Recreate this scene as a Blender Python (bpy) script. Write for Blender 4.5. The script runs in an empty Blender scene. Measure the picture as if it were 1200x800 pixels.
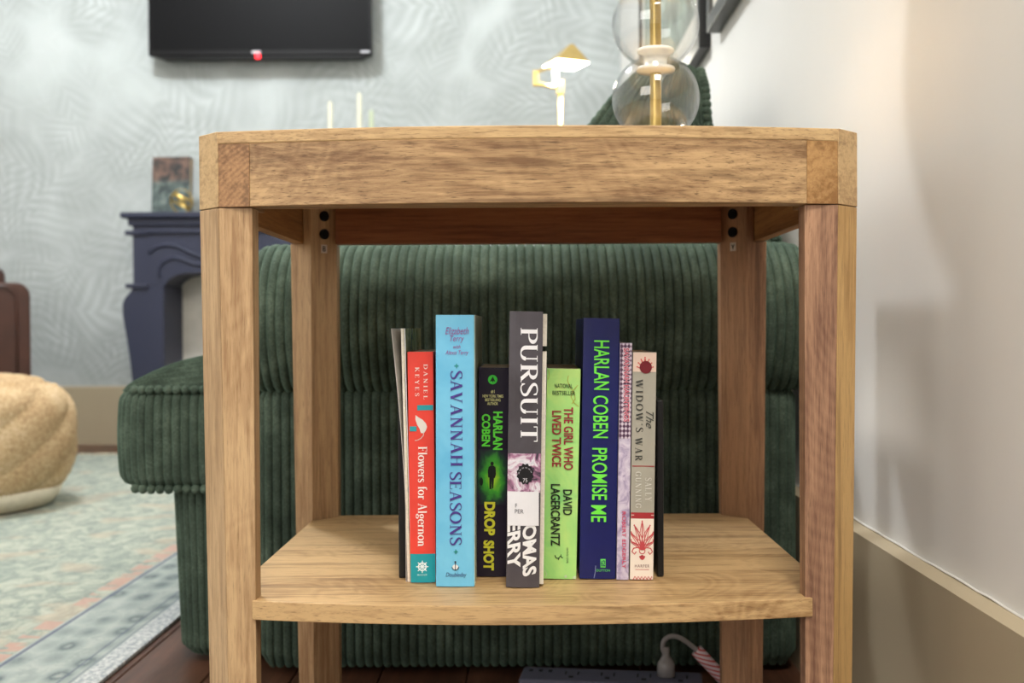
import bpy, bmesh, math, random
from mathutils import Vector, Matrix
random.seed(7)
S = bpy.context.scene
C = S.collection
H = 0.47            # camera height above the floor
# ------------------------------------------------------------------ camera, world, lights
cam = bpy.data.cameras.new('camera'); camo = bpy.data.objects.new('camera', cam); C.objects.link(camo)
cam.sensor_width = 36; cam.lens = 39.0; cam.shift_x = -20 / 1200; cam.clip_start = 0.02
camo.matrix_world = Matrix.Translation((0, 0, H)) @ Matrix.Rotation(math.radians(90 - 0.66), 4, 'X') @ Matrix.Rotation(math.radians(-0.30), 4, 'Z')
cam.dof.use_dof = True; cam.dof.focus_distance = 0.98; cam.dof.aperture_fstop = 7.5
S.camera = camo
w = bpy.data.worlds.new('world'); S.world = w; w.use_nodes = True
w.node_tree.nodes['Background'].inputs[0].default_value = (0.75, 0.85, 1, 1)
w.node_tree.nodes['Background'].inputs[1].default_value = 0.6
def light(name, kind, loc, power, col, rot=(0, 0, 0), **kw):
    l = bpy.data.lights.new(name, kind); l.energy = power; l.color = col
    for k, v in kw.items(): setattr(l, k, v)
    o = bpy.data.objects.new(name, l); C.objects.link(o); o.location = loc; o.rotation_euler = rot
    return o
light('ceiling_light', 'POINT', (-1.24, 2.8, 2.66), 90, (0.93, 0.965, 1.0), shadow_soft_size=0.12)
light('overhead_fill_light', 'AREA', (0.18, -0.45, 2.45), 36, (1.0, 0.945, 0.86), (math.radians(20), 0, 0), shape='RECTANGLE', size=0.6, size_y=0.6)  # unseen fill added above the camera for the table front and books
light('rear_fill_light', 'AREA', (-1.9, -2.05, 1.55), 34, (1.0, 0.98, 0.95), (math.radians(90), 0, math.radians(-18)), shape='RECTANGLE', size=2.2, size_y=1.6)  # added fill behind the camera; the front wall has no window
light('collar_fill_spot', 'SPOT', (0.138, 1.2, 1.005), 18, (1.0, 0.95, 0.88), (0, 0, 0), shadow_soft_size=0.015, spot_size=math.radians(50), spot_blend=.5)  # narrow spot added inside the shade to make the glass collar glow white
light('table_lamp_bulb', 'POINT', (0.138, 1.2, 0.985), .3, (1.0, 0.80, 0.55), shadow_soft_size=0.02)
light('reading_lamp_light', 'AREA', (0.117, 3.42, 1.262), 4, (1.0, 0.95, 0.85), (0, 0, 0), shape='SQUARE', size=0.09)
S.view_settings.view_transform = 'Standard'; S.view_settings.look = 'None'
S.view_settings.exposure = 0.60; S.view_settings.gamma = 1
S.view_settings.use_curve_mapping = False
S.cycles.transparent_max_bounces = 24; S.cycles.max_bounces = 10

# ------------------------------------------------------------------ materials
def lin(c):
    return tuple((v / 255 / 12.92 if v / 255 <= 0.04045 else ((v / 255 + 0.055) / 1.055) ** 2.4) for v in c) + (1,)
class NT:
    def __init__(s, name):
        s.m = bpy.data.materials.new(name); s.m.use_nodes = True; s.t = s.m.node_tree
        s.b = s.t.nodes['Principled BSDF']; s.out = s.t.nodes['Material Output']
        s.tc = s.t.nodes.new('ShaderNodeTexCoord')
    def n(s, kind, **kw):
        nd = s.t.nodes.new('ShaderNode' + kind)
        for k, v in kw.items():
            if hasattr(nd, k) and not k.startswith('in_'): setattr(nd, k, v)
        return nd
    def l(s, a, b): s.t.links.new(a, b)
    def put(s, sock, v):
        if isinstance(v, bpy.types.NodeSocket): s.l(v, sock)
        else: sock.default_value = v
    def math(s, op, a, b=0.0, c=0.0):
        nd = s.n('Math'); nd.operation = op
        s.put(nd.inputs[0], a); s.put(nd.inputs[1], b); s.put(nd.inputs[2], c)
        return nd.outputs[0]
    def map(s, scale=(1, 1, 1), loc=(0, 0, 0), rot=(0, 0, 0), src=None):
        nd = s.n('Mapping'); s.l(src or s.tc.outputs['Object'], nd.inputs[0])
        nd.inputs['Scale'].default_value = scale; nd.inputs['Location'].default_value = loc; nd.inputs['Rotation'].default_value = rot
        return nd.outputs[0]
    def noise(s, vec, scale, detail=3, rough=.5, dist=0):
        nd = s.n('TexNoise'); s.l(vec, nd.inputs['Vector'])
        for k, v in (('Scale', scale), ('Detail', detail), ('Roughness', rough), ('Distortion', dist)): nd.inputs[k].default_value = v
        return nd.outputs[0]
    def ramp(s, fac, stops, interp='LINEAR'):
        nd = s.n('ValToRGB'); s.l(fac, nd.inputs[0]); cr = nd.color_ramp; cr.interpolation = interp
        while len(cr.elements) < len(stops): cr.elements.new(0.5)
        for e, (p, c) in zip(cr.elements, stops):
            e.position = p; e.color = c if isinstance(c, tuple) else (c, c, c, 1)
        return nd.outputs[0]
    def mix(s, fac, a, b, mode='MIX'):
        nd = s.n('Mix'); nd.data_type = 'RGBA'; nd.blend_type = mode
        s.put(nd.inputs[0], fac); s.put(nd.inputs[6], a); s.put(nd.inputs[7], b)
        return nd.outputs[2]
    def bump(s, h, strength=.3, dist=.001):
        nd = s.n('Bump'); s.l(h, nd.inputs['Height']); nd.inputs['Strength'].default_value = strength; nd.inputs['Distance'].default_value = dist
        s.l(nd.outputs[0], s.b.inputs['Normal'])
    def sep(s, vec):
        nd = s.n('SeparateXYZ'); s.l(vec, nd.inputs[0]); return nd.outputs
    def base(s, col, rough=.5, metal=0.0, spec=None, **kw):
        s.put(s.b.inputs['Base Color'], col); s.put(s.b.inputs['Roughness'], rough); s.b.inputs['Metallic'].default_value = metal
        if spec is not None: s.b.inputs['Specular IOR Level'].default_value = spec
        for k, v in kw.items(): s.b.inputs[k].default_value = v
        return s.m

def plain(name, rgb, rough=.5, metal=0.0, var=.06, scale=60, bump=0.0, spec=.4, **kw):
    t = NT(name); c = lin(rgb); v = t.map()
    n = t.noise(v, scale, 3)
    lo = tuple(x * (1 - var) for x in c[:3]) + (1,); hi = tuple(min(1, x * (1 + var)) for x in c[:3]) + (1,)
    col = t.ramp(n, [(.3, lo), (.7, hi)])
    if bump: t.bump(t.noise(v, scale * 4, 2), bump, .001)
    return t.base(col, rough, metal, spec, **kw)

def wood(name, axis, seed, dark, light_, pore=.5, ringy=0.0, band=1.0, ctr=None):
    t = NT(name)
    def sc(a, b): return {'x': (a, b, b), 'y': (b, a, b), 'z': (b, b, a)}[axis]
    off = (seed * 1.37, seed * 2.11, seed * .73)
    n1 = t.noise(t.map(sc(1.5, 16), off), 1.0, 4, .55, .8)          # broad figure
    n2 = t.noise(t.map(sc(13, 230), off), 1.0, 5, .7, .3)          # streaks
    n3 = t.noise(t.map(sc(60, 1000), off), 1.0, 3, .6)              # pores
    n4 = t.noise(t.map(sc(5, 6), off), 1.0, 2, .5, 1.4)
    if ctr:
        x, y, z = t.sep(t.tc.outputs['Object']); cx, cz, kz, fq = ctr
        dx = t.math('POWER', t.math('SUBTRACT', x, cx), 2); dz = t.math('POWER', t.math('MULTIPLY', t.math('SUBTRACT', z, cz), kz), 2)
        n4 = t.math('ADD', t.math('MULTIPLY', t.math('SQRT', t.math('ADD', dx, dz)), fq / 16), t.math('MULTIPLY', n4, .12))
    rings = t.math('FRACT', t.math('MULTIPLY', n4, 16))
    rings = t.math('SMOOTH_MIN', rings, t.math('SUBTRACT', 1.0, rings), .2)
    f = t.math('ADD', t.math('MULTIPLY', n1, .55 * band), t.math('MULTIPLY', n2, .62))
    f = t.math('SUBTRACT', f, t.math('MULTIPLY', rings, .16 * ringy))
    col = t.ramp(f, [(.44, lin(dark)), (.55, tuple((a + b) / 2 for a, b in zip(lin(dark), lin(light_)))), (.67, lin(light_))])
    n5 = t.noise(t.map(sc(3.2, 95), (off[1], off[2], off[0])), 1.0, 3, .6, .5)
    col = t.mix(t.math('MULTIPLY', t.ramp(n5, [(.56, 0.0), (.70, 1.0)]), .55), col, tuple(v * .62 for v in lin(dark)[:3]) + (1,))
    p = t.ramp(n3, [(.28, 1.0), (.44, 0.0)])
    dk = tuple(v * .45 for v in lin(dark)[:3]) + (1,)
    col = t.mix(t.math('MULTIPLY', p, pore), col, dk)
    t.bump(t.math('SUBTRACT', n2, t.math('MULTIPLY', p, .5)), .16, .0006)
    return t.base(col, .48, 0, .35)

WD, WL = (160, 108, 62), (222, 178, 122)
M = {}
M['rail'] = wood('mango_wood_rail', 'x', 1, (124, 92, 62), (192, 158, 114), .9, .55)
M['top'] = wood('mango_wood_top', 'x', 2, (140, 106, 70), (198, 166, 120), .75)
M['block'] = wood('mango_wood_end_block', 'y', 3, (122, 88, 58), (176, 134, 92), .3, 1.1, 1.0, (-.18, .52, 1.0, 260))
M['blockR'] = wood('mango_wood_end_block_amber', 'y', 5, (140, 100, 58), (182, 142, 92), .3, .6, 1.0, (.19, .70, .8, 180))
M['legL'] = wood('mango_wood_leg_light', 'z', 4, (154, 120, 84), (200, 168, 126), .5, .5)
M['legR'] = wood('mango_wood_leg_reddish', 'z', 6, (118, 84, 66), (178, 138, 108), .6, .5, 1.0, (.262, .50, .40, 210))
M['legBL'] = wood('mango_wood_leg_back', 'z', 8, (154, 117, 82), (202, 168, 126), .45)
M['legBR'] = wood('mango_wood_leg_back_dark', 'z', 9, (128, 92, 68), (184, 140, 104), .5)
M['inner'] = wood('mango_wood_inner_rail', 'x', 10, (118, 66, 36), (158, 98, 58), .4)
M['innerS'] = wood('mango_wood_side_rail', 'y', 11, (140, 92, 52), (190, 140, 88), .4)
M['shelf'] = wood('mango_wood_shelf', 'x', 12, (142, 105, 66), (202, 168, 120), .55, .9, 1.3)
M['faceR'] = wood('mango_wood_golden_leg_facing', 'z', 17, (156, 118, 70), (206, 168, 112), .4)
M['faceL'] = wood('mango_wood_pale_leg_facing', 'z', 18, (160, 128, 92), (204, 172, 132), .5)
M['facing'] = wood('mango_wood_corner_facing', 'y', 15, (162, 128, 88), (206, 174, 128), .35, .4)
M['shelf_edge'] = wood('mango_wood_shelf_edge', 'x', 13, (170, 114, 64), (222, 172, 112), .75)
M['black'] = plain('black_metal', (20, 20, 22), .35, 0, .1)
M['bolt'] = plain('black_bolt_steel', (16, 16, 18), .3, .6)
M['sticker'] = plain('white_sticker', (226, 214, 200), .7)
M['ink'] = plain('black_ink', (22, 20, 22), .6)

def corduroy(name):
    t = NT(name); v = t.map()
    n = t.noise(v, 22, 4, .6); n2 = t.noise(v, 340, 3, .6)
    f = t.math('ADD', t.math('MULTIPLY', n, .6), t.math('MULTIPLY', n2, .4))
    col = t.ramp(f, [(.34, lin((46, 56, 48))), (.5, lin((66, 79, 68))), (.68, lin((96, 111, 97)))])
    t.bump(n2, .7, .0012)
    m = t.base(col, .85, 0, .15)
    t.b.inputs['Sheen Weight'].default_value = .35; t.b.inputs['Sheen Roughness'].default_value = .45
    t.b.inputs['Sheen Tint'].default_value = lin((150, 190, 165))
    return m
M['cord'] = corduroy('green_corduroy')
M['void'] = plain('dark_lining', (14, 15, 14), .9)
M['wall'] = plain('white_wall_paint', (228, 226, 222), .6, 0, .012, 6, .12, .3)
M['ceil'] = plain('ceiling_paint', (235, 233, 228), .8, 0, .01)
M['base'] = plain('greige_trim_paint', (176, 162, 136), .45, 0, .02, 5)
M['floorgap'] = plain('floor_gap', (22, 12, 8), .9)

def wallpaper():
    t = NT('leaf_wallpaper')
    v = t.map((1, 1, 1))
    warp = t.n('TexNoise'); t.l(v, warp.inputs['Vector']); warp.inputs['Scale'].default_value = 1.6; warp.inputs['Detail'].default_value = 2
    add = t.n('VectorMath'); add.operation = 'MULTIPLY_ADD'; t.l(warp.outputs['Color'], add.inputs[0]); add.inputs[1].default_value = (.30, 0, .30); t.l(v, add.inputs[2])
    fl = t.n('VectorMath'); fl.operation = 'MULTIPLY'; t.l(add.outputs[0], fl.inputs[0]); fl.inputs[1].default_value = (1, 0, 1)
    total = None
    for k, (sc, fr) in enumerate(((3.4, 26.0), (5.6, 34.0))):
        vo = t.n('TexVoronoi'); t.l(fl.outputs[0], vo.inputs['Vector']); vo.inputs['Scale'].default_value = sc
        sub = t.n('VectorMath'); sub.operation = 'SUBTRACT'; t.l(fl.outputs[0], sub.inputs[0]); t.l(vo.outputs['Position'], sub.inputs[1])
        ang = t.math('MULTIPLY', t.sep(vo.outputs['Color'])[0], 6.283)
        rot = t.n('VectorRotate'); rot.rotation_type = 'Y_AXIS'; t.l(sub.outputs[0], rot.inputs['Vector']); t.l(ang, rot.inputs['Angle'])
        x, y, z = t.sep(rot.outputs[0])
        az = t.math('ABSOLUTE', z)
        ph = t.math('ADD', t.math('MULTIPLY', t.math('POWER', az, .8), fr * 1.3), t.math('MULTIPLY', x, fr * 2.2))
        vein = t.math('POWER', t.math('ABSOLUTE', t.math('SINE', ph)), 2.0)
        mid = t.ramp(az, [(.0, 1.0), (.006, 0.0)])
        fade = t.ramp(vo.outputs['Distance'], [(.15, 1.0), (.75, 0.0)])
        a = t.math('ADD', t.math('MULTIPLY', vein, t.math('MULTIPLY', fade, .42)), t.math('MULTIPLY', mid, .08))
        a = t.math('ADD', a, t.math('MULTIPLY', t.ramp(vo.outputs['Distance'], [(.55, 0.0), (.8, 1.0)]), .35))
        total = a if total is None else t.math('ADD', total, a)
    n = t.noise(v, 2.2, 3)
    f = t.math('ADD', t.math('MULTIPLY', total, .5), t.math('MULTIPLY', n, .5))
    col = t.ramp(f, [(.22, lin((160, 166, 164))), (.43, lin((173, 179, 178))), (.6, lin((186, 193, 192))), (.85, lin((206, 211, 211)))])
    return t.base(col, .6, 0, .3)
M['wallpaper'] = wallpaper()

def plank_mat():
    t = NT('red_brown_plank')
    oi = t.n('ObjectInfo'); v = t.map((14, 1.2, 14))
    add = t.n('VectorMath'); add.operation = 'ADD'; t.l(v, add.inputs[0]); t.l(oi.outputs['Random'], add.inputs[1])
    n = t.noise(add.outputs[0], 2.0, 5, .6, .5); n2 = t.noise(v, 12, 3)
    f = t.math('ADD', t.math('MULTIPLY', n, .7), t.math('MULTIPLY', n2, .3))
    col = t.ramp(f, [(.3, lin((58, 36, 26))), (.55, lin((94, 62, 46))), (.75, lin((120, 86, 66)))])
    return t.base(col, .38, 0, .5)
M['plank'] = plank_mat()

def rug_mat():
    t = NT('faded_persian_rug')
    v = t.map(); x, y, z = t.sep(v)
    d = t.math('SUBTRACT', -0.57, x)                                  # distance in from the right-hand edge (world coordinates)
    n = t.noise(t.map((5, 3, 1)), 1.0, 4, .65, .6); n2 = t.noise(t.map((30, 20, 1)), 1.0, 6, .78, .9); n3 = t.noise(v, 260, 2)
    field = t.ramp(n2, [(.3, lin((104, 116, 108))), (.45, lin((134, 144, 134))), (.55, lin((164, 168, 154))), (.72, lin((188, 188, 172)))])
    spots = t.ramp(t.noise(t.map((7, 9, 1), (3, 8, 0)), 1.0, 2, .5), [(.56, 0.0), (.64, 1.0)])
    field = t.mix(t.math('MULTIPLY', spots, .45), field, lin((184, 160, 134)))
    field = t.mix(t.math('MULTIPLY', t.ramp(n, [(.5, 0.0), (.7, 1.0)]), .35), field, lin((100, 120, 116)))
    # border: rosettes between lines
    vo = t.n('TexVoronoi'); t.l(t.map((22, 13, 0)), vo.inputs['Vector']); vo.inputs['Scale'].default_value = 1; vo.inputs['Randomness'].default_value = .45
    dist = t.math('ADD', vo.outputs['Distance'], t.math('MULTIPLY', n2, .6))
    bord = t.ramp(dist, [(.18, lin((172, 146, 138))), (.34, lin((148, 156, 152))), (.48, lin((84, 98, 102))), (.66, lin((144, 154, 150))), (.9, lin((170, 176, 170)))])
    bord = t.mix(t.math('MULTIPLY', t.ramp(n2, [(.45, 0.0), (.6, 1.0)]), .5), bord, lin((112, 126, 124)))
    zone = t.ramp(d, [(0, 0.0), (.168, 1.0)], 'CONSTANT')            # 0 inside the border, 1 in the field
    col = t.mix(zone, bord, field)
    def band(a, b, c, k, inp):
        m = t.math('MULTIPLY', t.math('GREATER_THAN', d, a), t.math('LESS_THAN', d, b))
        return t.mix(t.math('MULTIPLY', m, k), inp, lin(c))
    dash = t.math('GREATER_THAN', t.noise(t.map((10, 30, 1)), 1.0, 1), .44)
    m = t.math('MULTIPLY', t.math('GREATER_THAN', d, .172), t.math('LESS_THAN', d, .205))
    col = t.mix(t.math('MULTIPLY', t.math('MULTIPLY', m, dash), .8), col, lin((184, 142, 126)))
    col = band(.161, .168, (74, 82, 108), .85, col)
    col = band(.052, .056, (84, 94, 112), .7, col)
    col = band(.036, .040, (96, 104, 122), .6, col)
    speck = t.ramp(t.noise(t.map((130, 110, 1)), 1.0, 2, .6), [(.4, lin((144, 150, 156))), (.6, lin((200, 201, 198)))])
    m = t.math('LESS_THAN', d, .034)
    col = t.mix(m, col, speck)
    col = t.mix(t.math('MULTIPLY', n3, .25), col, lin((190, 195, 190)))
    t.bump(n3, .5, .002)
    return t.base(col, .95, 0, .1)
M['rug'] = rug_mat()

def jute():
    t = NT('jute_braid'); v = t.map()
    n = t.noise(v, 130, 3, .7); n2 = t.noise(v, 9, 3)
    f = t.math('ADD', t.math('MULTIPLY', n, .65), t.math('MULTIPLY', n2, .35))
    col = t.ramp(f, [(.32, lin((150, 118, 84))), (.5, lin((194, 166, 128))), (.68, lin((222, 200, 166)))])
    t.bump(n, .8, .003)
    return t.base(col, .9, 0, .1)
M['jute'] = jute()
M['canvas'] = plain('cream_canvas', (222, 212, 190), .9)
M['leather'] = plain('brown_leather', (62, 34, 25), .38, 0, .25, 9, .2, .5)
M['mantel'] = plain('navy_grey_paint', (42, 46, 66), .5, 0, .04, 8)
M['plaster'] = plain('whitewashed_firebox', (200, 196, 188), .8, 0, .1, 14, .3)
M['brass'] = plain('satin_brass', (190, 164, 100), .32, .75, .05)
M['goldband'] = plain('gold_band', (176, 150, 84), .35, .7, .05)
M['tv'] = plain('tv_black_plastic', (12, 12, 14), .4, 0, .1, spec=.2)
M['screen'] = plain('tv_screen_glass', (10, 10, 12), .45, 0, .05, spec=.1)
M['silver'] = plain('small_silver_print', (190, 190, 195), .4)
M['frameK'] = plain('black_frame_wood', (20, 20, 20), .4)
M['frameG'] = plain('dark_grey_frame_wood', (72, 72, 70), .4)
M['mat'] = plain('picture_mat_board', (214, 210, 200), .8)
M['print'] = plain('muted_print', (150, 160, 150), .8, 0, .4, 12)
M['strip'] = plain('blue_grey_plastic', (104, 106, 126), .4)
M['slot'] = plain('socket_slot', (18, 18, 26), .5)
M['cable'] = plain('grey_clear_plug', (150, 146, 146), .25, spec=.6)
M['shade'] = plain('linen_lamp_shade', (226, 214, 190), .9)
M['candle'] = plain('ivory_wax', (214, 212, 190), .5)
M['candleG'] = plain('green_wax', (176, 186, 158), .5)
def emit(name, rgb, s):
    t = NT(name); return t.base(lin(rgb), .5, **{'Emission Color': lin(rgb), 'Emission Strength': s})
M['led'] = emit('led_panel_lit', (255, 250, 225), 9.0)
M['redled'] = emit('red_standby_light', (255, 40, 50), 3.0)
def glass():
    t = NT('clear_blown_glass')
    t.t.nodes.remove(t.b)
    tr = t.n('BsdfTransparent'); tr.inputs[0].default_value = (.97, .975, .975, 1)
    gl = t.n('BsdfGlossy'); gl.inputs['Roughness'].default_value = .02
    lw = t.n('LayerWeight'); lw.inputs[0].default_value = .5
    fac = t.math('ADD', .06, t.math('MULTIPLY', t.math('POWER', lw.outputs['Facing'], 4.5), .75))
    mx = t.n('MixShader'); t.l(fac, mx.inputs[0]); t.l(tr.outputs[0], mx.inputs[1]); t.l(gl.outputs[0], mx.inputs[2])
    t.l(mx.outputs[0], t.out.inputs[0])
    return t.m
M['glass'] = glass()
M['spacer'] = plain('polished_white_collar', (250, 248, 240), .12, 0, .01, spec=.6)
def stripes():
    t = NT('red_white_cord_tag'); v = t.map(); x, y, z = t.sep(v)
    f = t.math('GREATER_THAN', t.math('SINE', t.math('MULTIPLY', t.math('ADD', z, t.math('MULTIPLY', x, .25)), 1200)), .35)
    return t.base(t.mix(f, lin((226, 206, 210)), lin((206, 84, 84))), .5)
M['tag'] = stripes()

# ------------------------------------------------------------------ object helpers
def wloc(o):
    v = Vector((0, 0, 0))
    while o: v += o.location; o = o.parent
    return v
def tag(o, label=None, cat=None, group=None, kind=None):
    for k, v in (('label', label), ('category', cat), ('group', group), ('kind', kind)):
        if v: o[k] = v
    return o
def thing(name, label, cat, loc=(0, 0, 0), rot=(0, 0, 0), group=None):
    o = bpy.data.objects.new(name, None); C.objects.link(o); o.location = loc; o.rotation_euler = rot
    o.empty_display_size = .05
    return tag(o, label, cat, group)
def mesh(name, vs, fs, mat, parent=None, smooth=False, local=False, bevel=0, seg=2, mats=None, mi=None, auto=None):
    me = bpy.data.meshes.new(name)
    off = Vector((0, 0, 0)) if (local or not parent) else wloc(parent)
    me.from_pydata([tuple(Vector(v) - off) for v in vs], [], fs); me.update()
    for m in (mats or [mat]): me.materials.append(m)
    if mi:
        for p, k in zip(me.polygons, mi): p.material_index = k
    if smooth: me.polygons.foreach_set('use_smooth', [True] * len(me.polygons))
    bm = bmesh.new(); bm.from_mesh(me); bmesh.ops.recalc_face_normals(bm, faces=bm.faces)
    if bevel: bmesh.ops.bevel(bm, geom=[e for e in bm.edges if len(e.link_faces) == 2 and e.calc_face_angle(0) > .5], offset=bevel, segments=seg, profile=.6, affect='EDGES', clamp_overlap=True)
    bm.to_mesh(me); bm.free()
    if smooth or bevel:
        try: me.shade_auto_smooth
        except AttributeError: pass
    o = bpy.data.objects.new(name, me); C.objects.link(o)
    if parent: o.parent = parent
    return o
class MB:
    def __init__(s): s.v = []; s.f = []
    def add(s, vs, fs):
        n = len(s.v); s.v += [tuple(v) for v in vs]; s.f += [tuple(i + n for i in f) for f in fs]; return s
    def box(s, x0, x1, y0, y1, z0, z1):
        return s.add([(x, y, z) for x in (x0, x1) for y in (y0, y1) for z in (z0, z1)],
                     [(0, 1, 3, 2), (4, 6, 7, 5), (0, 4, 5, 1), (2, 3, 7, 6), (0, 2, 6, 4), (1, 5, 7, 3)])
    def prism(s, poly, a, b, axis='z', poly2=None):       # poly in the plane normal to axis
        p2 = poly2 or poly; n = len(poly)
        def P(q, h): return {'z': (q[0], q[1], h), 'y': (q[0], h, q[1]), 'x': (h, q[0], q[1])}[axis]
        return s.add([P(q, a) for q in poly] + [P(q, b) for q in p2],
                     [tuple(range(n))[::-1], tuple(range(n, 2 * n))] + [(i, (i + 1) % n, (i + 1) % n + n, i + n) for i in range(n)])
    def tube(s, pts, r, n=10, closed=False, flat=1.0):
        pts = [Vector(p) for p in pts]; m = len(pts); rings = []; up = None
        for i, p in enumerate(pts):
            a = pts[i - 1] if (i or closed) else p; b = pts[(i + 1) % m] if (i < m - 1 or closed) else p
            t = (b - a).normalized()
            if up is None: up = t.orthogonal().normalized()
            up = (up - t * up.dot(t)).normalized(); sd = t.cross(up)
            rr = r[i] if isinstance(r, (list, tuple)) else r
            rings.append([p + up * math.cos(2 * math.pi * k / n) * rr + sd * math.sin(2 * math.pi * k / n) * rr * flat for k in range(n)])
        vs = [v for g in rings for v in g]; fs = []
        for i in range(m if closed else m - 1):
            j = (i + 1) % m
            fs += [(i * n + k, i * n + (k + 1) % n, j * n + (k + 1) % n, j * n + k) for k in range(n)]
        if not closed: fs += [tuple(range(n))[::-1], tuple(range((m - 1) * n, m * n))]
        return s.add(vs, fs)
    def lathe(s, prof, cx, cy, n=32):                     # prof: (r, z)
        vs = []; fs = []; m = len(prof)
        for r, z in prof:
            vs += [(cx + max(r, 1e-5) * math.cos(2 * math.pi * k / n), cy + max(r, 1e-5) * math.sin(2 * math.pi * k / n), z) for k in range(n)]
        for i in range(m - 1):
            fs += [(i * n + k, i * n + (k + 1) % n, (i + 1) * n + (k + 1) % n, (i + 1) * n + k) for k in range(n)]
        return s.add(vs, fs)
    def build(s, name, mat, parent=None, **kw): return mesh(name, s.v, s.f, mat, parent, **kw)
def catmull(pts, n=6, closed=False):
    out = []; m = len(pts); P = [Vector(p) for p in pts]
    for i in range(m if closed else m - 1):
        p0 = P[i - 1] if (i or closed) else P[0]; p1 = P[i]; p2 = P[(i + 1) % m]; p3 = P[(i + 2) % m] if (closed or i + 2 < m) else P[-1]
        for k in range(n):
            t = k / n
            out.append(.5 * ((2 * p1) + (p2 - p0) * t + (2 * p0 - 5 * p1 + 4 * p2 - p3) * t * t + (3 * p1 - p0 - 3 * p2 + p3) * t ** 3))
    if not closed: out.append(P[-1])
    return out
def struct(name, mb, mat, **kw):
    o = mb.build(name, mat, **kw); o['kind'] = 'structure'; return o

# ------------------------------------------------------------------ the room
XR, YB, YF, XL, ZC = .385, 4.6, -2.3, -3.7, 2.95
struct('wall_back', MB().box(XL, XR + .1, YB, YB + .1, 0, ZC), M['wallpaper'])
struct('wall_right', MB().box(XR, XR + .1, YF, YB, 0, ZC), M['wall'])
struct('wall_left', MB().box(XL - .1, XL, YF, YB, 0, ZC), M['wall'])
struct('wall_front', MB().box(XL, XR, YF - .1, YF, 0, ZC), M['wall'])
struct('ceiling', MB().box(XL - .1, XR + .1, YF - .1, YB + .1, ZC, ZC + .1), M['ceil'])
floor = struct('floor', MB().box(XL - .1, XR + .1, YF - .1, YB + .1, -.1, -.012), M['floorgap'])
k = 0; x = XR; pm = {}
while x > XL + .02:
    wd = .118
    for (a, b) in ((YF, -.4 + .35 * (k % 3)), (-.4 + .35 * (k % 3), 2.15 + .4 * (k % 2)), (2.15 + .4 * (k % 2), YB)):
        L = b - a - .003
        key = (k % 2, round(L, 3))
        if key not in pm:
            o = mesh('floor_plank', *(lambda m: (m.v, m.f))(MB().box(-wd + .0015, 0, 0, L, -.012, 0)), M['plank'], floor, local=True, bevel=.0012, seg=1)
            pm[key] = o.data
        else:
            o = bpy.data.objects.new('floor_plank', pm[key]); C.objects.link(o); o.parent = floor
        o.location = (max(x, XL + wd), a, 0)
    x -= wd; k += 1
# baseboards: tall board with a sloping cap
struct('baseboard_right', MB().prism([(XR, 0), (XR, .242), (XR - .004, .242), (XR - .018, .2385), (XR - .018, 0)], YF + .03, YB - .024, 'y'), M['base'])
struct('baseboard_back', MB().prism([(YB, 0), (YB, .242), (YB - .004, .242), (YB - .021, .2385), (YB - .021, 0)], XL, XR, 'x'), M['base'])
sm = MB(); zz = .243
pts = [(XR - .0012, y / 40, zz + random.uniform(-.0006, .0012)) for y in range(10, 180)]
tr = sm.tube(pts, .0011, 5).build('trim_1', M['wall']); tr['kind'] = 'structure'

# ------------------------------------------------------------------ side table
TX, TY = 0.0, 1.14
FY, BY = .921, 1.3555           # front plane of the front legs, back plane of the back legs
OX, CX = .279, .257            # outermost x, start of the corner cut
ZT, ZR = H + .1645, H + .102   # top surface, underside of the frame
ZM = ZT - .0105
table = thing('side_table', 'wooden side table with bowed front, clipped corners and one shelf of books', 'table', (TX, TY, 0))
def bow(x, d=.023): return FY - d * (1 - (x / CX) ** 2)
def outline(n=24, y_shift=0):
    p = [(-CX + 2 * CX * i / n, bow(-CX + 2 * CX * i / n)) for i in range(n + 1)]
    p += [(OX, FY + .022), (OX, BY - .022), (CX, BY), (-CX, BY), (-OX, BY - .022), (-OX, FY + .022)]
    return p
MB().prism(outline(), ZM, ZT, 'z').build('tabletop', M['top'], table, bevel=.0012)
# corner blocks
XI = .230
for sx in (-1, 1):
    for front in (1, 0):
        e0, d = (FY, 1) if front else (BY, -1)
        q = [(sx * XI, bow(XI) if front else e0), (sx * (CX - .0002), e0), (sx * (CX - .0002), e0 + d * .047), (sx * XI, e0 + d * .047)]
        if not front: q = [(sx * XI, BY), (sx * (CX - .0002), BY), (sx * (CX - .0002), BY - .010), (sx * XI, BY - .010)]
        MB().prism(q, ZR, ZM, 'z').build('corner_block', M['block'] if sx < 0 else M['blockR'], table, bevel=.0003, seg=1)
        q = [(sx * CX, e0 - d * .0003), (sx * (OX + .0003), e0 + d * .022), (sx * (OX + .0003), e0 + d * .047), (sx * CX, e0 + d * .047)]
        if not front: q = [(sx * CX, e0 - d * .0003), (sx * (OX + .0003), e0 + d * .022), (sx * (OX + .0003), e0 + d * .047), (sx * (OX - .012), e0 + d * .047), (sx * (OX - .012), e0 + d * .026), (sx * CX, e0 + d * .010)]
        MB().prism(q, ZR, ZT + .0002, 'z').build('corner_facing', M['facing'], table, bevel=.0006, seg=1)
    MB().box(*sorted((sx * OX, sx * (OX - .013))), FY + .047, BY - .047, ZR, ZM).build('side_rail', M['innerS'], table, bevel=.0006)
n = 24
fr = [(-XI + 2 * XI * i / n, bow(-XI + 2 * XI * i / n)) for i in range(n + 1)] + [(XI, FY + .016), (-XI, FY + .016)]
MB().prism(fr, ZR, ZM, 'z').build('front_rail', M['rail'], table, bevel=.0006, seg=1)
MB().box(-XI, XI, BY - .0325, BY - .0105, ZR, ZM).build('back_rail', M['inner'], table, bevel=.0006)
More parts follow.
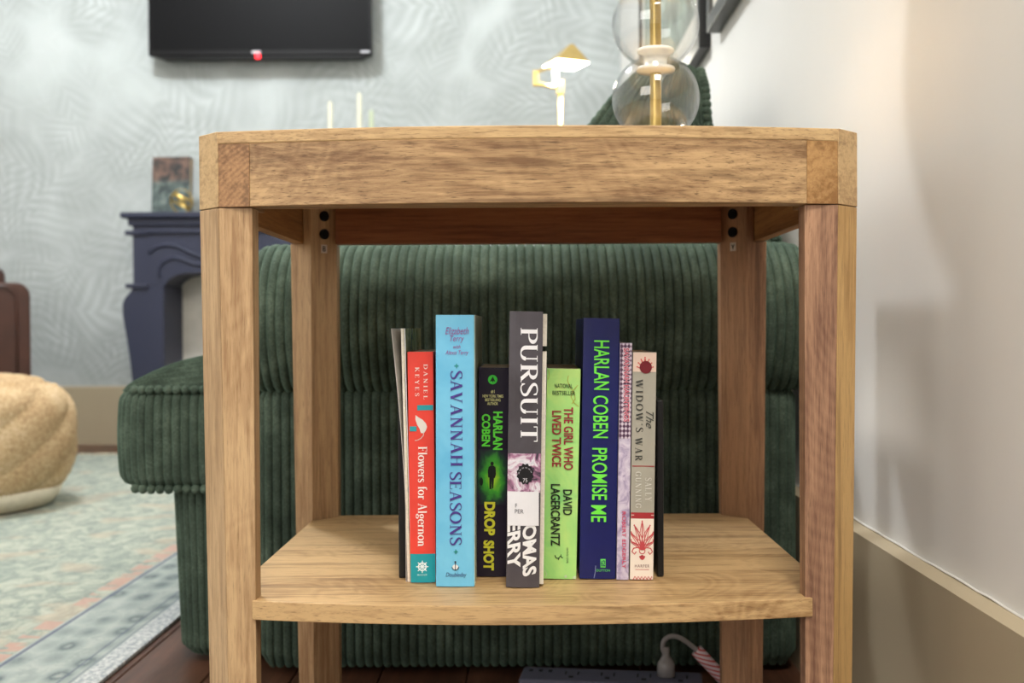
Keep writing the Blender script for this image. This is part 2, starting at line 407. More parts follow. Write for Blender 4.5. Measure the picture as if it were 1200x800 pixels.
# legs: square section, outer and inner corner cut off, tapering downwards
def leg(sx, front, mat):
    def sec(ox, ix, y0, y1, c1=.022, c2=.026):
        # y0 = outer (front or back) plane, y1 = inner plane
        s = 1 if y1 > y0 else -1
        return [(sx * (ox - c1), y0), (sx * ox, y0 + s * c1), (sx * ox, y1), (sx * (ix + c2), y1), (sx * ix, y1 - s * c2), (sx * ix, y0)]
    if front: t = sec(OX, .229, FY, FY + .047); b = sec(OX - .0065, .2290, FY + .002, FY + .044)
    else: t = sec(OX + .0015, .2305, BY, BY - .047); b = sec(OX - .0045, .2315, BY - .002, BY - .044)
    fc = lambda q: [q[0], q[1], q[2], (q[0][0], q[2][1])]
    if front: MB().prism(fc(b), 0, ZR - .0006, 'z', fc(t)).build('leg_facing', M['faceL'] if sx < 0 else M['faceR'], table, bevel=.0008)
    mn = (lambda q: [(q[0][0] - sx * .0001, q[0][1]), (q[0][0] - sx * .0001, q[2][1])] + q[3:]) if front else (lambda q: q)
    m_ = MB().prism(mn(b), 0, ZR - .0006, 'z', mn(t))
    if not front:
        c_ = [(sx * (OX - .026), BY - .0105), (sx * (OX - .0125), BY - .027), (sx * (OX - .0135), BY - .047), (sx * (.2305 + .026), BY - .047), (sx * .2305, BY - .047 + .026), (sx * .2305, BY - .0105)]
        m_.prism(c_, ZR - .001, ZM - .0002, 'z')
    o = m_.build('leg', mat, table, bevel=.0006)
    return o
leg(-1, True, M['legL']); leg(1, True, M['legR'])
bl = leg(-1, False, M['legBL']); br = leg(1, False, M['legBR'])
# bolts and stickers on the inner cut faces of the back legs
def disc(mb, c, u, v, nrm, r, h, n=20):
    ps = [c + u * math.cos(2 * math.pi * k / n) * r + v * math.sin(2 * math.pi * k / n) * r for k in range(n)]
    mb.add(ps + [p + nrm * h for p in ps], [tuple(range(n))[::-1], tuple(range(n, 2 * n))] + [(i, (i + 1) % n, (i + 1) % n + n, i + n) for i in range(n)])
def prep_text(txt, bold=0.0, shear=0.0, spacing=1.0):
    cu = bpy.data.curves.new('t', 'FONT'); cu.body = txt; cu.size = 1; cu.offset = bold; cu.shear = shear; cu.space_character = spacing
    cu.resolution_u = 4
    o = bpy.data.objects.new('t', cu); C.objects.link(o)
    bpy.context.view_layer.update()
    me = bpy.data.meshes.new_from_object(o.evaluated_get(bpy.context.evaluated_depsgraph_get()))
    vs = [tuple(v.co) for v in me.vertices]; fs = [tuple(p.vertices) for p in me.polygons]
    bpy.data.objects.remove(o); bpy.data.curves.remove(cu); bpy.data.meshes.remove(me)
    return vs, fs
for sx, ch, lg in ((-1, 'B', bl), (1, 'A', br)):
    nrm = Vector((-sx, -1, 0)).normalized(); u = Vector((-sx, 1, 0)).normalized() * (1 if sx < 0 else -1); v = Vector((0, 0, 1))
    mid = Vector((sx * (.2305 + .013), BY - .047 + .013, 0))
    for dz in (.0330, .0115):
        mb = MB(); c = mid + Vector((0, 0, ZR + dz + .0))
        disc(mb, c, u, v, nrm, .0062, .0022)
        disc(mb, c + nrm * .0022, u, v, nrm, .0046, .0006)
        b = mb.build('bolt', M['bolt'], lg)
    c = mid + Vector((0, 0, ZR - .0058)) + nrm * .0003
    st = MB().add([c + u * a * .0042 + v * b_ * .005 for a, b_ in ((-1, -1), (1, -1), (1, 1), (-1, 1))], [(0, 1, 2, 3)]).build('sticker', M['sticker'], lg)
    vs, fs = prep_text(ch, .02)
    x0, x1 = min(p[0] for p in vs), max(p[0] for p in vs); y0, y1 = min(p[1] for p in vs), max(p[1] for p in vs)
    out = []
    for p in vs:
        a = ((p[0] - x0) / (x1 - x0) - .5) * .0044; b_ = ((p[1] - y0) / (y1 - y0) - .5) * .0064
        if ch == 'A': a, b_ = -a, -b_
        out.append(c + nrm * .0003 + u * a + v * b_)
    lett = MB().add(out, fs).build('sticker_letter', M['ink'], lg)
# shelf, notched round the legs; its front edge bows like the top
ZS = H - .225
def sbow(x): return .921 - .0215 * (1 - (x / .2318) ** 2)
n = 24
sh = [(-.2318 + .467 * i / n, sbow(-.2318 + .467 * i / n)) for i in range(n + 1)]
sh = [(px_, py_ - .0006) for px_, py_ in sh]
half = [(.2308, .9255), (.2292, .9425), (.2575, .9725), (.2575, 1.3065), (.2315, 1.3335), (.2315, 1.343)]
shp = sh + half + [(-a, b_) for a, b_ in half[::-1]]
MB().prism(shp, ZS - .0160, ZS, 'z').build('shelf', M['shelf'], table, bevel=.0009)

# ------------------------------------------------------------------ lettering
# a small serif face drawn with thick and thin strokes; capitals are 1 high
TK, TN = .16, .06
def arc(cx, cy, rx, ry, a0, a1, n=14):
    return [(cx + rx * math.cos(math.radians(a0 + (a1 - a0) * i / n)), cy + ry * math.sin(math.radians(a0 + (a1 - a0) * i / n))) for i in range(n + 1)]
def stem(x, y0=0, y1=1, s0=True, s1=True, w=TK):
    r = [('l', [(x, y0), (x, y1)], w)]
    if s0: r.append(('l', [(x - .14, y0 + .02), (x + .14, y0 + .02)], .04))
    if s1: r.append(('l', [(x - .14, y1 - .02), (x + .14, y1 - .02)], .04))
    return r
def ser(x, y): return [('l', [(x - .12, y), (x + .12, y)], .04)]
SP = [(.50, .80), (.44, .95), (.28, .985), (.12, .92), (.09, .76), (.2, .61), (.36, .48), (.50, .34), (.49, .14), (.32, .02), (.15, .04), (.07, .2)]
GL = {
 'I': (.32, stem(.16)), 'P': (.62, stem(.16) + [('a', [(.16, .975)] + arc(.33, .73, .25, .245, 90, -90) + [(.16, .485)], 0)]),
 'R': (.72, stem(.16) + [('a', [(.16, .975)] + arc(.33, .74, .23, .235, 90, -90) + [(.16, .505)], 0), ('l', [(.34, .5), (.62, .02)], TK)] + ser(.64, .02)),
 'U': (.78, [('l', [(.16, 1), (.16, .3)], TK), ('a', arc(.385, .3, .225, .29, 180, 360), 0), ('l', [(.61, .3), (.61, 1)], TN)] + ser(.16, .98) + ser(.61, .98)),
 'S': (.56, [('s', SP, 0), ('l', [(.5, .76), (.5, .96)], .04), ('l', [(.07, .05), (.07, .25)], .04)]),
 'T': (.7, stem(.35, s1=False) + [('l', [(.05, .975), (.65, .975)], .05), ('l', [(.06, .78), (.06, .98)], .04), ('l', [(.64, .78), (.64, .98)], .04)]),
 'A': (.76, [('l', [(.12, .02), (.37, .98)], TN), ('l', [(.37, 1), (.63, .02)], TK), ('l', [(.2, .34), (.55, .34)], .045)] + ser(.12, .02) + ser(.64, .02)),
 'V': (.74, [('l', [(.11, .98), (.37, 0)], TK), ('l', [(.37, .02), (.61, .98)], TN)] + ser(.11, .98) + ser(.62, .98)),
 'N': (.8, [('l', [(.16, 0), (.16, .98)], TN), ('l', [(.15, 1), (.64, 0)], TK), ('l', [(.64, 0), (.64, .98)], TN)] + ser(.16, .02) + ser(.12, .98) + ser(.64, .98)),
 'H': (.8, stem(.16) + stem(.64) + [('l', [(.16, .52), (.64, .52)], .045)]),
 'E': (.62, stem(.16) + [('l', [(.16, .975), (.54, .975)], .05), ('l', [(.16, .52), (.44, .52)], .045), ('l', [(.16, .025), (.56, .025)], .05), ('l', [(.54, .8), (.54, 1)], .04), ('l', [(.44, .42), (.44, .62)], .04), ('l', [(.56, 0), (.56, .22)], .04)]),
 'F': (.58, stem(.16) + [('l', [(.16, .975), (.54, .975)], .05), ('l', [(.16, .52), (.42, .52)], .045), ('l', [(.54, .78), (.54, 1)], .04), ('l', [(.42, .42), (.42, .62)], .04)]),
 'L': (.6, stem(.16) + [('l', [(.16, .025), (.54, .025)], .05), ('l', [(.54, 0), (.54, .24)], .04)]),
 'O': (.84, [('a', arc(.42, .5, .34, .48, 0, 360, 28), 0)]),
 'D': (.8, stem(.16) + [('a', [(.16, .975)] + arc(.34, .5, .37, .475, 90, -90, 18) + [(.16, .025)], 0)]),
 'K': (.76, stem(.16) + [('l', [(.2, .42), (.58, .97)], TN), ('l', [(.3, .56), (.64, .02)], TK)] + ser(.58, .98) + ser(.65, .02)),
 'Y': (.72, [('l', [(.1, .98), (.36, .44)], TK), ('l', [(.36, .44), (.6, .98)], TN)] + stem(.36, 0, .45, s1=False) + ser(.1, .98) + ser(.6, .98)),
 'W': (1.06, [('l', [(.1, .98), (.32, 0)], TK), ('l', [(.32, .02), (.52, .98)], TN), ('l', [(.52, .98), (.74, 0)], TK), ('l', [(.74, .02), (.94, .98)], TN)] + ser(.1, .98) + ser(.52, .98) + ser(.94, .98)),
 'G': (.8, [('a', arc(.42, .5, .34, .48, 40, 322, 24), 0), ('l', [(.66, .42), (.66, .12)], TK), ('l', [(.52, .42), (.78, .42)], .04), ('l', [(.68, .78), (.68, .95)], .04)]),
 'B': (.66, stem(.16) + [('a', [(.16, .975)] + arc(.32, .75, .2, .225, 90, -90) + [(.16, .525)], 0), ('a', [(.16, .525)] + arc(.34, .27, .24, .25, 90, -90) + [(.16, .02)], 0)]),
 'M': (.96, [('l', [(.16, 0), (.16, .98)], TN), ('l', [(.15, 1), (.47, .05)], TK), ('l', [(.47, .05), (.78, .98)], TN)] + stem(.8) + ser(.16, .02) + ser(.12, .98)),
 'C': (.74, [('a', arc(.42, .5, .34, .48, 40, 320, 24), 0), ('l', [(.68, .76), (.68, .95)], .04)]),
 "'": (.22, [('l', [(.1, .98), (.09, .74)], .09)]), ' ': (.34, []),
 'l': (.3, stem(.15, s1=False) + [('l', [(.05, .97), (.16, .99)], .05)]),
 'o': (.56, [('a', arc(.28, .32, .23, .31, 0, 360, 20), 0)]),
 'w': (.82, [('l', [(.08, .62), (.25, 0)], TK), ('l', [(.25, .02), (.4, .62)], TN), ('l', [(.4, .62), (.57, 0)], TK), ('l', [(.57, .02), (.73, .62)], TN)] + ser(.08, .61) + ser(.4, .61) + ser(.73, .61)),
 'e': (.52, [('a', arc(.27, .32, .22, .31, 0, 315, 20), 0), ('l', [(.07, .34), (.48, .34)], .045)]),
 'r': (.42, stem(.15, 0, .62, s1=False) + [('a', arc(.3, .42, .14, .19, 160, 40), 0), ('l', [(.05, .6), (.16, .62)], .05)]),
 's': (.42, [('s', [(a * .72, b * .64) for a, b in SP], 0)]),
 'f': (.34, stem(.16, 0, .8, s1=False) + [('a', arc(.3, .8, .14, .19, 180, 50), 0), ('l', [(.03, .6), (.34, .6)], .045)]),
 'g': (.54, [('a', arc(.25, .42, .17, .2, 0, 360, 18), 0), ('a', arc(.25, -.1, .2, .13, 0, 360, 18), 0), ('l', [(.16, .24), (.14, .1), (.3, .03)], .06), ('l', [(.38, .55), (.5, .62)], .05)]),
 'n': (.64, stem(.15, 0, .62, s1=False) + stem(.47, 0, .4, s1=False) + [('a', arc(.31, .4, .16, .21, 160, 0), 0), ('l', [(.05, .6), (.16, .62)], .05)]),
}
def ribbon(pts, ws, vs, fs, ox):
    m = len(pts); P = [Vector((p[0], p[1])) for p in pts]; n0 = len(vs)
    for i, p in enumerate(P):
        t = (P[min(i + 1, m - 1)] - P[max(i - 1, 0)])
        if t.length < 1e-9: t = Vector((1, 0))
        t.normalize(); nn = Vector((-t.y, t.x)); wd = ws(i, t) / 2
        vs += [(ox + p.x + nn.x * wd, p.y + nn.y * wd, 0), (ox + p.x - nn.x * wd, p.y - nn.y * wd, 0)]
    fs += [(n0 + 2 * i, n0 + 2 * i + 2, n0 + 2 * i + 3, n0 + 2 * i + 1) for i in range(m - 1)]
def serif_text(txt, track=0.06):
    vs, fs = [], []; x = 0
    for ch in txt:
        wd, st = GL[ch]
        for kind, pts, wv in st:
            if kind == 'l': ribbon(pts, lambda i, t: wv, vs, fs, x)
            else:
                if kind == 's': pts = [(v.x, v.y) for v in catmull([(a, b, 0) for a, b in pts], 3)]
                if kind == 's': ribbon(pts, lambda i, t: TN + (TK - TN) * max(0, 1 - abs(i / (len(pts) - 1) - .5) * 2.6) , vs, fs, x)
                else: ribbon(pts, lambda i, t: TN + (TK - TN) * abs(t.y) ** 1.5, vs, fs, x)
        x += wd + track
    return vs, fs

# ------------------------------------------------------------------ books
F = 1300.0
INK = {}
def ink(rgb, rough=.5):
    k = rgb + (rough,)
    if k not in INK: INK[k] = plain('print_%d_%d_%d' % rgb, rgb, rough, 0, .03)
    return INK[k]
PAGE = plain('page_edges', (196, 178, 146), .9, 0, .12, 500)
PAGEW = plain('pale_page_edges', (226, 220, 204), .9, 0, .08, 500)
class Book:
    def __init__(s, name, label, xl, xr, yt, xbl, xbr, yb, depth, cover, hard=False, pages=PAGE, bulge=.001, cat='book'):
        s.Y = .225 * F / (yb - 385.0); s.k = s.Y / F
        s.yt, s.yb, s.xl, s.xbl = yt, yb, xl, xbl
        s.wpx = ((xr - xl) + (xbr - xbl)) / 2; s.w = s.wpx * s.k; s.h = (yb - yt) * s.k; s.bulge = bulge
        lean = ((xl + xr) / 2 - (xbl + xbr) / 2) / (yb - yt) + .0052
        X = ((xbl + xbr) / 2 - 620 - .0052 * (yb - 400)) * s.k
        s.o = thing(name, label, cat, (X, s.Y, ZS + .0004 + abs(math.sin(lean)) * s.w / 2), (0, lean, 0), 'books between the bookends on the shelf')
        w2 = s.w / 2; tb = .0026 if hard else .0006; n = 10; ih = .003 if hard else .0
        outer = [(-w2 + s.w * i / n, s.by(-w2 + s.w * i / n)) for i in range(n + 1)]
        inner = [(w2 - tb - (s.w - 2 * tb) * i / n, s.by(w2 - tb - (s.w - 2 * tb) * i / n) + (.004 if hard else tb)) for i in range(n + 1)]
        poly = outer + [(w2, depth), (w2 - tb, depth)] + inner + [(-w2 + tb, depth), (-w2, depth)]
        m = MB().prism(poly, 0, s.h, 'z')
        s.cover = m.build('dust_jacket' if hard else 'cover', cover, s.o, local=True, bevel=.0005 if hard else .0002, seg=2)
        e = .0002
        if hard:
            MB().box(-w2 + tb + e, w2 - tb - e, .007, depth - .005, ih, s.h - ih).build('page_block', pages, s.o, local=True)
        else:
            MB().box(-w2 + tb + e, w2 - tb - e, tb + .0008, depth - .0006, .0004, s.h - .0005).build('page_block', pages, s.o, local=True)
    def by(s, x): return -s.bulge * (1 - (2 * x / s.w) ** 2)
    def lx(s, x, y): return (x - (s.xl + (s.xbl - s.xl) * (y - s.yt) / (s.yb - s.yt))) * s.k - s.w / 2
    def lz(s, y): return (s.yb - y) * s.k
    def P(s, x, y, d=.00045):
        a = s.lx(x, y); a = max(-s.w / 2 + .00005, min(s.w / 2 - .00005, a)); return (a, s.by(a) - d, s.lz(y))
    def down(s, glyphs, rect, rgb, name='lettering', slant=0.0):     # text reading downwards in the pixel rect x0,y0,x1,y1
        vs, fs = glyphs; x0, y0, x1, y1 = rect
        a0, a1 = min(v[0] for v in vs), max(v[0] for v in vs); b0, b1 = min(v[1] for v in vs), max(v[1] for v in vs)
        out = [s.P(x0 + (v[1] - b0) / (b1 - b0) * (x1 - x0), y0 + (v[0] - a0) / (a1 - a0) * (y1 - y0) + slant * ((v[1] - b0) / (b1 - b0) - .5), .0007) for v in vs]
        return mesh(name, out, fs, ink(rgb), s.o, local=True)
    def across(s, glyphs, rect, rgb, name='lettering'):
        vs, fs = glyphs; x0, y0, x1, y1 = rect
        a0, a1 = min(v[0] for v in vs), max(v[0] for v in vs); b0, b1 = min(v[1] for v in vs), max(v[1] for v in vs)
        out = [s.P(x0 + (v[0] - a0) / (a1 - a0) * (x1 - x0), y1 - (v[1] - b0) / (b1 - b0) * (y1 - y0), .0007) for v in vs]
        return mesh(name, out, fs, ink(rgb), s.o, local=True)
    def panel(s, y0, y1, mat, name='printed_panel', x0=None, x1=None, d=.0003):
        n = 8; vs = []
        for i in range(n + 1):
            for y in (y0, y1):
                l = s.xl + (s.xbl - s.xl) * (y - s.yt) / (s.yb - s.yt)
                xa = l + .3 if x0 is None else x0; xb = l + s.wpx - .3 if x1 is None else x1
                vs.append(s.P(xa + (xb - xa) * i / n, y, d))
        return mesh(name, vs, [(2 * i, 2 * i + 1, 2 * i + 3, 2 * i + 2) for i in range(n)], mat, s.o, local=True)
    def polys(s, polys, rgb, name='printed_mark', d=.00055):
        vs, fs = [], []
        for p in polys:
            n = len(vs); vs += [s.P(x, y, d) for x, y in p]; fs.append(tuple(range(n, n + len(p))))
        return mesh(name, vs, fs, ink(rgb), s.o, local=True)
def circ(cx, cy, r, n=20, ry=None): return [(cx + r * math.cos(2 * math.pi * k / n), cy + (ry or r) * math.sin(2 * math.pi * k / n)) for k in range(n)]
def stroke(pts, w):
    a, b = [], []; P = [Vector(p) for p in pts]
    for i, p in enumerate(P):
        t = (P[min(i + 1, len(P) - 1)] - P[max(i - 1, 0)]).normalized(); nn = Vector((-t.y, t.x)) * w / 2
        a.append(tuple(p + nn)); b.append(tuple(p - nn))
    return [[a[i], a[i + 1], b[i + 1], b[i]] for i in range(len(P) - 1)]
def marble(name, stops, sc, dist=1.0, rough=.5):
    t = NT(name); n = t.noise(t.map((sc, sc, sc)), 1.0, 4, .6, dist)
    return t.base(t.ramp(n, [(p, lin(c)) for p, c in stops]), rough, 0, .4)
# red paperback
b = Book('paperback_book', 'thin red paperback with teal foot and white title, leftmost full spine', 476.8, 508, 412, 481.3, 510, 683, .132, plain('red_cover', (226, 66, 52), .5, 0, .04))
b.panel(649, 682.7, ink((24, 150, 160)))
b.down(serif_text('DANIEL', .3), (496, 426.5, 500.8, 467.5), (240, 220, 210), 'author_lettering')
b.down(serif_text('KEYES', .34), (486, 430, 491, 464), (240, 220, 210), 'author_lettering')
b.polys([[(488.7, 474.4), (507.2, 474.4), (507.2, 480.5), (488.7, 480.5)]], (40, 150, 158))
b.polys([[(479.8, 499.2), (488, 499.2), (488, 505), (479.8, 505)]], (40, 150, 158))
b.polys([[(486.8, 486), (490, 488.5), (495, 491.5), (499, 496), (500.3, 500), (499, 504), (496.5, 507.5), (493, 507), (491.5, 502), (488.5, 497), (486.5, 491)]], (222, 214, 204), 'printed_mouse')
b.polys(stroke([(496.5, 506), (496, 510), (493, 513.5), (489, 515.5), (486, 515.8)], .9), (214, 190, 180), 'printed_mouse_tail')
b.down(serif_text('Flowers for Algernon', .04), (487.5, 523, 500.6, 640), (250, 236, 228), 'title_lettering')
wheel = [circ(495.3, 664, 1.5, 10)]
for k in range(8):
    a = k * math.pi / 4; ca, sa = math.cos(a), math.sin(a)
    wheel += stroke([(495.3 + ca * 1.2, 664 + sa * 1.2), (495.3 + ca * 7.2, 664 + sa * 7.2)], 1.1)
for k in range(20):
    a, c_ = k * math.pi / 10, (k + 1) * math.pi / 10
    wheel.append([(495.3 + math.cos(q) * r, 664 + math.sin(q) * r) for q, r in ((a, 5.2), (c_, 5.2), (c_, 3.8), (a, 3.8))])
b.polys(wheel, (230, 240, 240), 'printed_wheel_emblem')
b.across(prep_text('MARINER', .01), (489.5, 672.4, 501.2, 674.6), (170, 214, 218), 'publisher_lettering')
# blue Savannah hardback
b = Book('hardback_book', 'sky blue hardback with purple serif title running down the spine', 511, 555.3, 369, 510.4, 556, 688, .163, marble('sky_blue_jacket', [(.3, (96, 178, 218)), (.6, (122, 198, 230)), (.8, (146, 208, 232))], 14, .4, .4), True, PAGEW, .0012)
MB().box(b.w / 2, b.w / 2 + .0004, .0035, .150, .0, b.h).build('front_cover_print', marble('pale_green_picture_cover', [(.3, (150, 160, 110)), (.42, (214, 226, 196)), (.6, (234, 240, 226)), (.8, (222, 196, 120))], 12, .6, .3), b.o, local=True)
it = lambda s_: prep_text(s_, .0, .3)
b.across(it('Elizabeth'), (522.3, 383.5, 549.6, 391.8), (150, 80, 150), 'author_lettering')
b.across(it('Terry'), (527.6, 393, 544.2, 402), (150, 80, 150), 'author_lettering')
b.across(it('with'), (531.4, 404, 540, 408.4), (150, 80, 150), 'author_lettering')
b.across(it('Alexis Terry'), (522.3, 410.5, 549.3, 417), (150, 80, 150), 'author_lettering')
def star(cx, cy): return [[(cx, cy - 3.2), (cx + .9, cy - .9), (cx + 3, cy), (cx + .9, cy + .9), (cx, cy + 3.2), (cx - .9, cy + .9), (cx - 3, cy), (cx - .9, cy - .9)]]
b.polys(star(535.2, 428.8), (40, 140, 140)); b.polys(star(533.8, 646.5), (40, 140, 130))
b.down(serif_text('SAVANNAH', .05), (527.8, 434.5, 542.4, 546.4), (72, 52, 134), 'title_lettering')
b.down(serif_text('SEASONS', .05), (526.6, 553, 541, 639), (72, 52, 134), 'title_lettering')
b.polys([circ(533.3, 664.5, 3.4, 12, 3)], (226, 228, 226), 'printed_anchor_emblem', .00052)
b.polys(stroke([(533.3, 657.5), (533.3, 668)], .9) + stroke([(529.2, 664.5), (530.5, 667), (533.3, 668.3), (536, 667), (537.3, 664.5)], 1) + [circ(533.3, 658.6, 1.2, 8)], (50, 60, 80), 'printed_anchor_emblem', .0007)
b.across(it('Doubleday'), (522, 671, 546.4, 677.4), (58, 62, 120), 'publisher_lettering')
# Drop Shot
b = Book('paperback_book', 'short black paperback with green and yellow lettering and a lone walking figure', 560.3, 597, 431, 558.4, 592, 676.5, .108, plain('black_violet_cover', (24, 16, 38), .4, 0, .2), False, PAGE, .0006)
def glow():
    t = NT('green_mist_print'); v = t.map(); x, y, z = t.sep(v)
    n = t.noise(t.map((90, 90, 60)), 1.0, 3, .6, .5)
    r = t.math('SQRT', t.math('ADD', t.math('POWER', t.math('MULTIPLY', x, 62), 2), t.math('POWER', t.math('MULTIPLY', t.math('SUBTRACT', z, .090), 34), 2)))
    f = t.math('ADD', r, t.math('MULTIPLY', t.math('SUBTRACT', n, .5), .8))
    return t.base(t.ramp(f, [(.12, lin((158, 206, 40))), (.42, lin((60, 160, 40))), (.75, lin((16, 64, 40))), (1.0, lin((22, 16, 40)))]), .4)
b.panel(527, 592, glow(), 'green_mist_picture')
b.polys([circ(576.7, 445.2, 5.5)], (60, 200, 60), 'round_emblem')
b.polys([[(573.4, 447.6), (576.7, 441.6), (580, 447.6), (577.4, 446.8), (576.9, 449), (576.2, 446.8)]], (16, 40, 20), 'emblem_mark', .0007)
b.across(prep_text('#1', .02), (574.6, 457.2, 579, 461.4), (206, 204, 140), 'small_lettering')
b.across(prep_text('NEW YORK TIMES', .02), (565, 462.7, 589.3, 466.2), (206, 204, 140), 'small_lettering')
b.across(prep_text('BESTSELLING', .02), (568, 467.2, 586, 470.6), (206, 204, 140), 'small_lettering')
b.across(prep_text('AUTHOR', .02), (570.6, 471.6, 583, 475), (206, 204, 140), 'small_lettering')
b.down(prep_text('HARLAN', .035), (577.6, 482.5, 588.6, 527.5), (92, 214, 60), 'author_lettering')
b.down(prep_text('COBEN', .035), (564.2, 485.6, 574.2, 523.6), (92, 214, 60), 'author_lettering')
b.polys([circ(576.6, 543.6, 2.0, 12, 2.4), [(572.6, 547.5), (575, 546), (578.4, 546), (580.8, 548), (581.3, 556), (579.8, 561), (578.6, 560), (573.6, 560), (572, 560), (571.6, 552)],
         [(573.4, 559.5), (576.2, 559.5), (575.9, 573.6), (573.7, 573.6)], [(576, 559.5), (579, 559.5), (578.2, 572.6), (576.6, 573)]], (8, 14, 10), 'printed_figure', .0006)
b.polys([circ(564, 565, 2.2, 10, 5)], (10, 26, 16), 'printed_shrub', .0006)
b.down(prep_text('DROP', .048), (567.6, 588.6, 580.6, 628), (206, 206, 54), 'title_lettering')
b.down(prep_text('SHOT', .048), (567, 633.8, 579.6, 669), (206, 206, 54), 'title_lettering')
# Pursuit
b = Book('hardback_book', 'tall charcoal hardback in clear film with big white title and library label', 597.2, 636.5, 365.5, 592.8, 632, 689.5, .162, marble('charcoal_jacket', [(.3, (62, 58, 62)), (.6, (86, 82, 88)), (.8, (104, 100, 108))], 9, .3, .22), True, PAGEW, .0016)
MB().box(b.w / 2 + .0001, b.w / 2 + .0036, .0045, .03, .002, b.h * .855).box(b.w / 2 + .0001, b.w / 2 + .0036, .0045, .03, b.h * .875, b.h - .002).build('jacket_flap', PAGEW, b.o, local=True)
b.down(serif_text('PURSUIT', .03), (609.8, 385, 630.4, 518), (236, 236, 238), 'title_lettering')
b.panel(532, 578, marble('stormy_picture', [(.34, (60, 52, 66)), (.46, (170, 120, 150)), (.56, (228, 224, 230)), (.75, (120, 140, 160))], 55, 1.4), 'stormy_picture')
b.polys([[(615.5 + math.cos(a * math.pi / 12) * (10.5 if a % 2 else 9), 556 + math.sin(a * math.pi / 12) * (13 if a % 2 else 11)) for a in range(24)]], (18, 18, 22), 'dark_blot', .0005)
ring = []
for k in range(18):
    if k % 3 != 2: a = math.pi + k * math.pi / 18; ring += stroke([(615.5 + 7.6 * math.cos(a), 556 + 7.6 * math.sin(a)), (615.5 + 7.6 * math.cos(a + .13), 556 + 7.6 * math.sin(a + .13))], 1.3)
b.polys(ring, (150, 150, 156), 'emblem_ring', .0007)
b.across(prep_text('75', .01), (612.8, 561, 618, 565.6), (190, 190, 196), 'small_lettering')
b.down(prep_text('THOMAS', .036), (612.4, 585, 628.6, 675), (232, 232, 232), 'author_lettering', -4)
b.down(prep_text('PERRY', .036), (594.6, 600, 609.8, 667), (232, 232, 232), 'author_lettering', -4)
b.panel(576.5, 616.5, ink((226, 226, 230)), 'library_label', 594.6, 631.4, .0013)
for tx, rc in (('F', (603.8, 590.6, 606, 595.2)), ('PER', (603.4, 597.2, 613.6, 602))):
    o_ = b.across(prep_text(tx), rc, (90, 90, 96), 'label_lettering')
    for v_ in o_.data.vertices: v_.co.y -= .0009
# green
b = Book('paperback_book', 'pale green paperback with dark red title and black author name', 641, 680.6, 433, 636, 675.2, 680, .135, marble('pale_green_cover', [(.3, (132, 206, 120)), (.5, (168, 220, 128)), (.72, (196, 226, 128)), (.85, (150, 210, 160))], 20, .8, .5), False, PAGE, .0006)
b.across(prep_text('NATIONAL', .01), (650, 450.6, 671, 455.6), (40, 70, 40), 'small_lettering')
b.across(prep_text('BESTSELLER', .01), (647.4, 459, 674, 463.8), (40, 70, 40), 'small_lettering')
b.down(prep_text('THE GIRL WHO', .02), (660.6, 478, 671.6, 551.5), (150, 34, 52), 'title_lettering')
b.down(prep_text('LIVED TWICE', .02), (646.8, 482.4, 657.6, 548), (150, 34, 52), 'title_lettering')
b.down(prep_text('DAVID', .02), (659.8, 574.5, 670.4, 604.5), (22, 34, 24), 'author_lettering')
b.down(prep_text('LAGERCRANTZ', .02), (645.4, 568.4, 656.4, 641), (22, 34, 24), 'author_lettering')
b.polys(stroke([(666, 441), (665, 447), (668, 455), (673, 461), (674, 468), (670, 474)], .7) + stroke([(677, 452), (671, 459), (669, 466), (673, 473), (678, 477)], .7) + stroke([(642.6, 434), (643.6, 440), (642.2, 446)], .6), (176, 160, 60), 'printed_curls')
b.polys(stroke([(650.4, 652), (651.6, 655), (654.6, 655.6), (656.6, 653), (659.6, 655)], 1.1) + stroke([(655.4, 654.5), (654.6, 657.6)], .8) + stroke([(657.4, 654), (657.6, 650.8)], .8), (30, 60, 36), 'printed_lizard')
b.down(prep_text('VINTAGE CRIME', 0), (663.8, 642.5, 666.2, 661), (60, 90, 60), 'publisher_lettering')
b.polys(stroke([(638.4, 670), (641, 674), (639.6, 678)], .6) + [[(671.5, 677), (675, 675.6), (675, 679.6), (671.5, 679.4)], [(661.5, 675.6), (664, 674.8), (664.6, 678), (662, 678.4)]], (190, 206, 170), 'worn_corner')
# blue
b = Book('hardback_book', 'navy blue hardback with bright green condensed lettering down the spine', 683.4, 726.8, 374, 679.6, 721, 680, .16, plain('navy_jacket', (20, 27, 90), .35, 0, .08, 30), True, PAGEW, .0012)
b.down(prep_text('HARLAN', .012), (695.8, 400, 713.6, 458), (110, 226, 70), 'author_lettering')
b.down(prep_text('COBEN', .012), (694.8, 464.6, 712.6, 514.4), (110, 226, 70), 'author_lettering')
b.down(prep_text('PROMISE', .012), (693.8, 526, 711.6, 587), (110, 226, 70), 'title_lettering')
b.down(prep_text('ME', .012), (693, 593, 710.6, 612.8), (110, 226, 70), 'title_lettering')
b.polys([[(704.2, 656.2), (710.2, 656.2), (710.2, 666.2), (704.2, 666.2)]], (100, 214, 90), 'publisher_mark')
b.across(prep_text('62', .01), (704.8, 657.4, 709.6, 664.6), (20, 27, 90), 'publisher_lettering').location.y = -.0004
b.across(prep_text('DUTTON', .01), (699.4, 668.2, 715.4, 671), (90, 190, 100), 'publisher_lettering')
b.polys(stroke([(698.5, 664), (698, 672), (696.6, 679)], .9), (120, 130, 170), 'scuff')
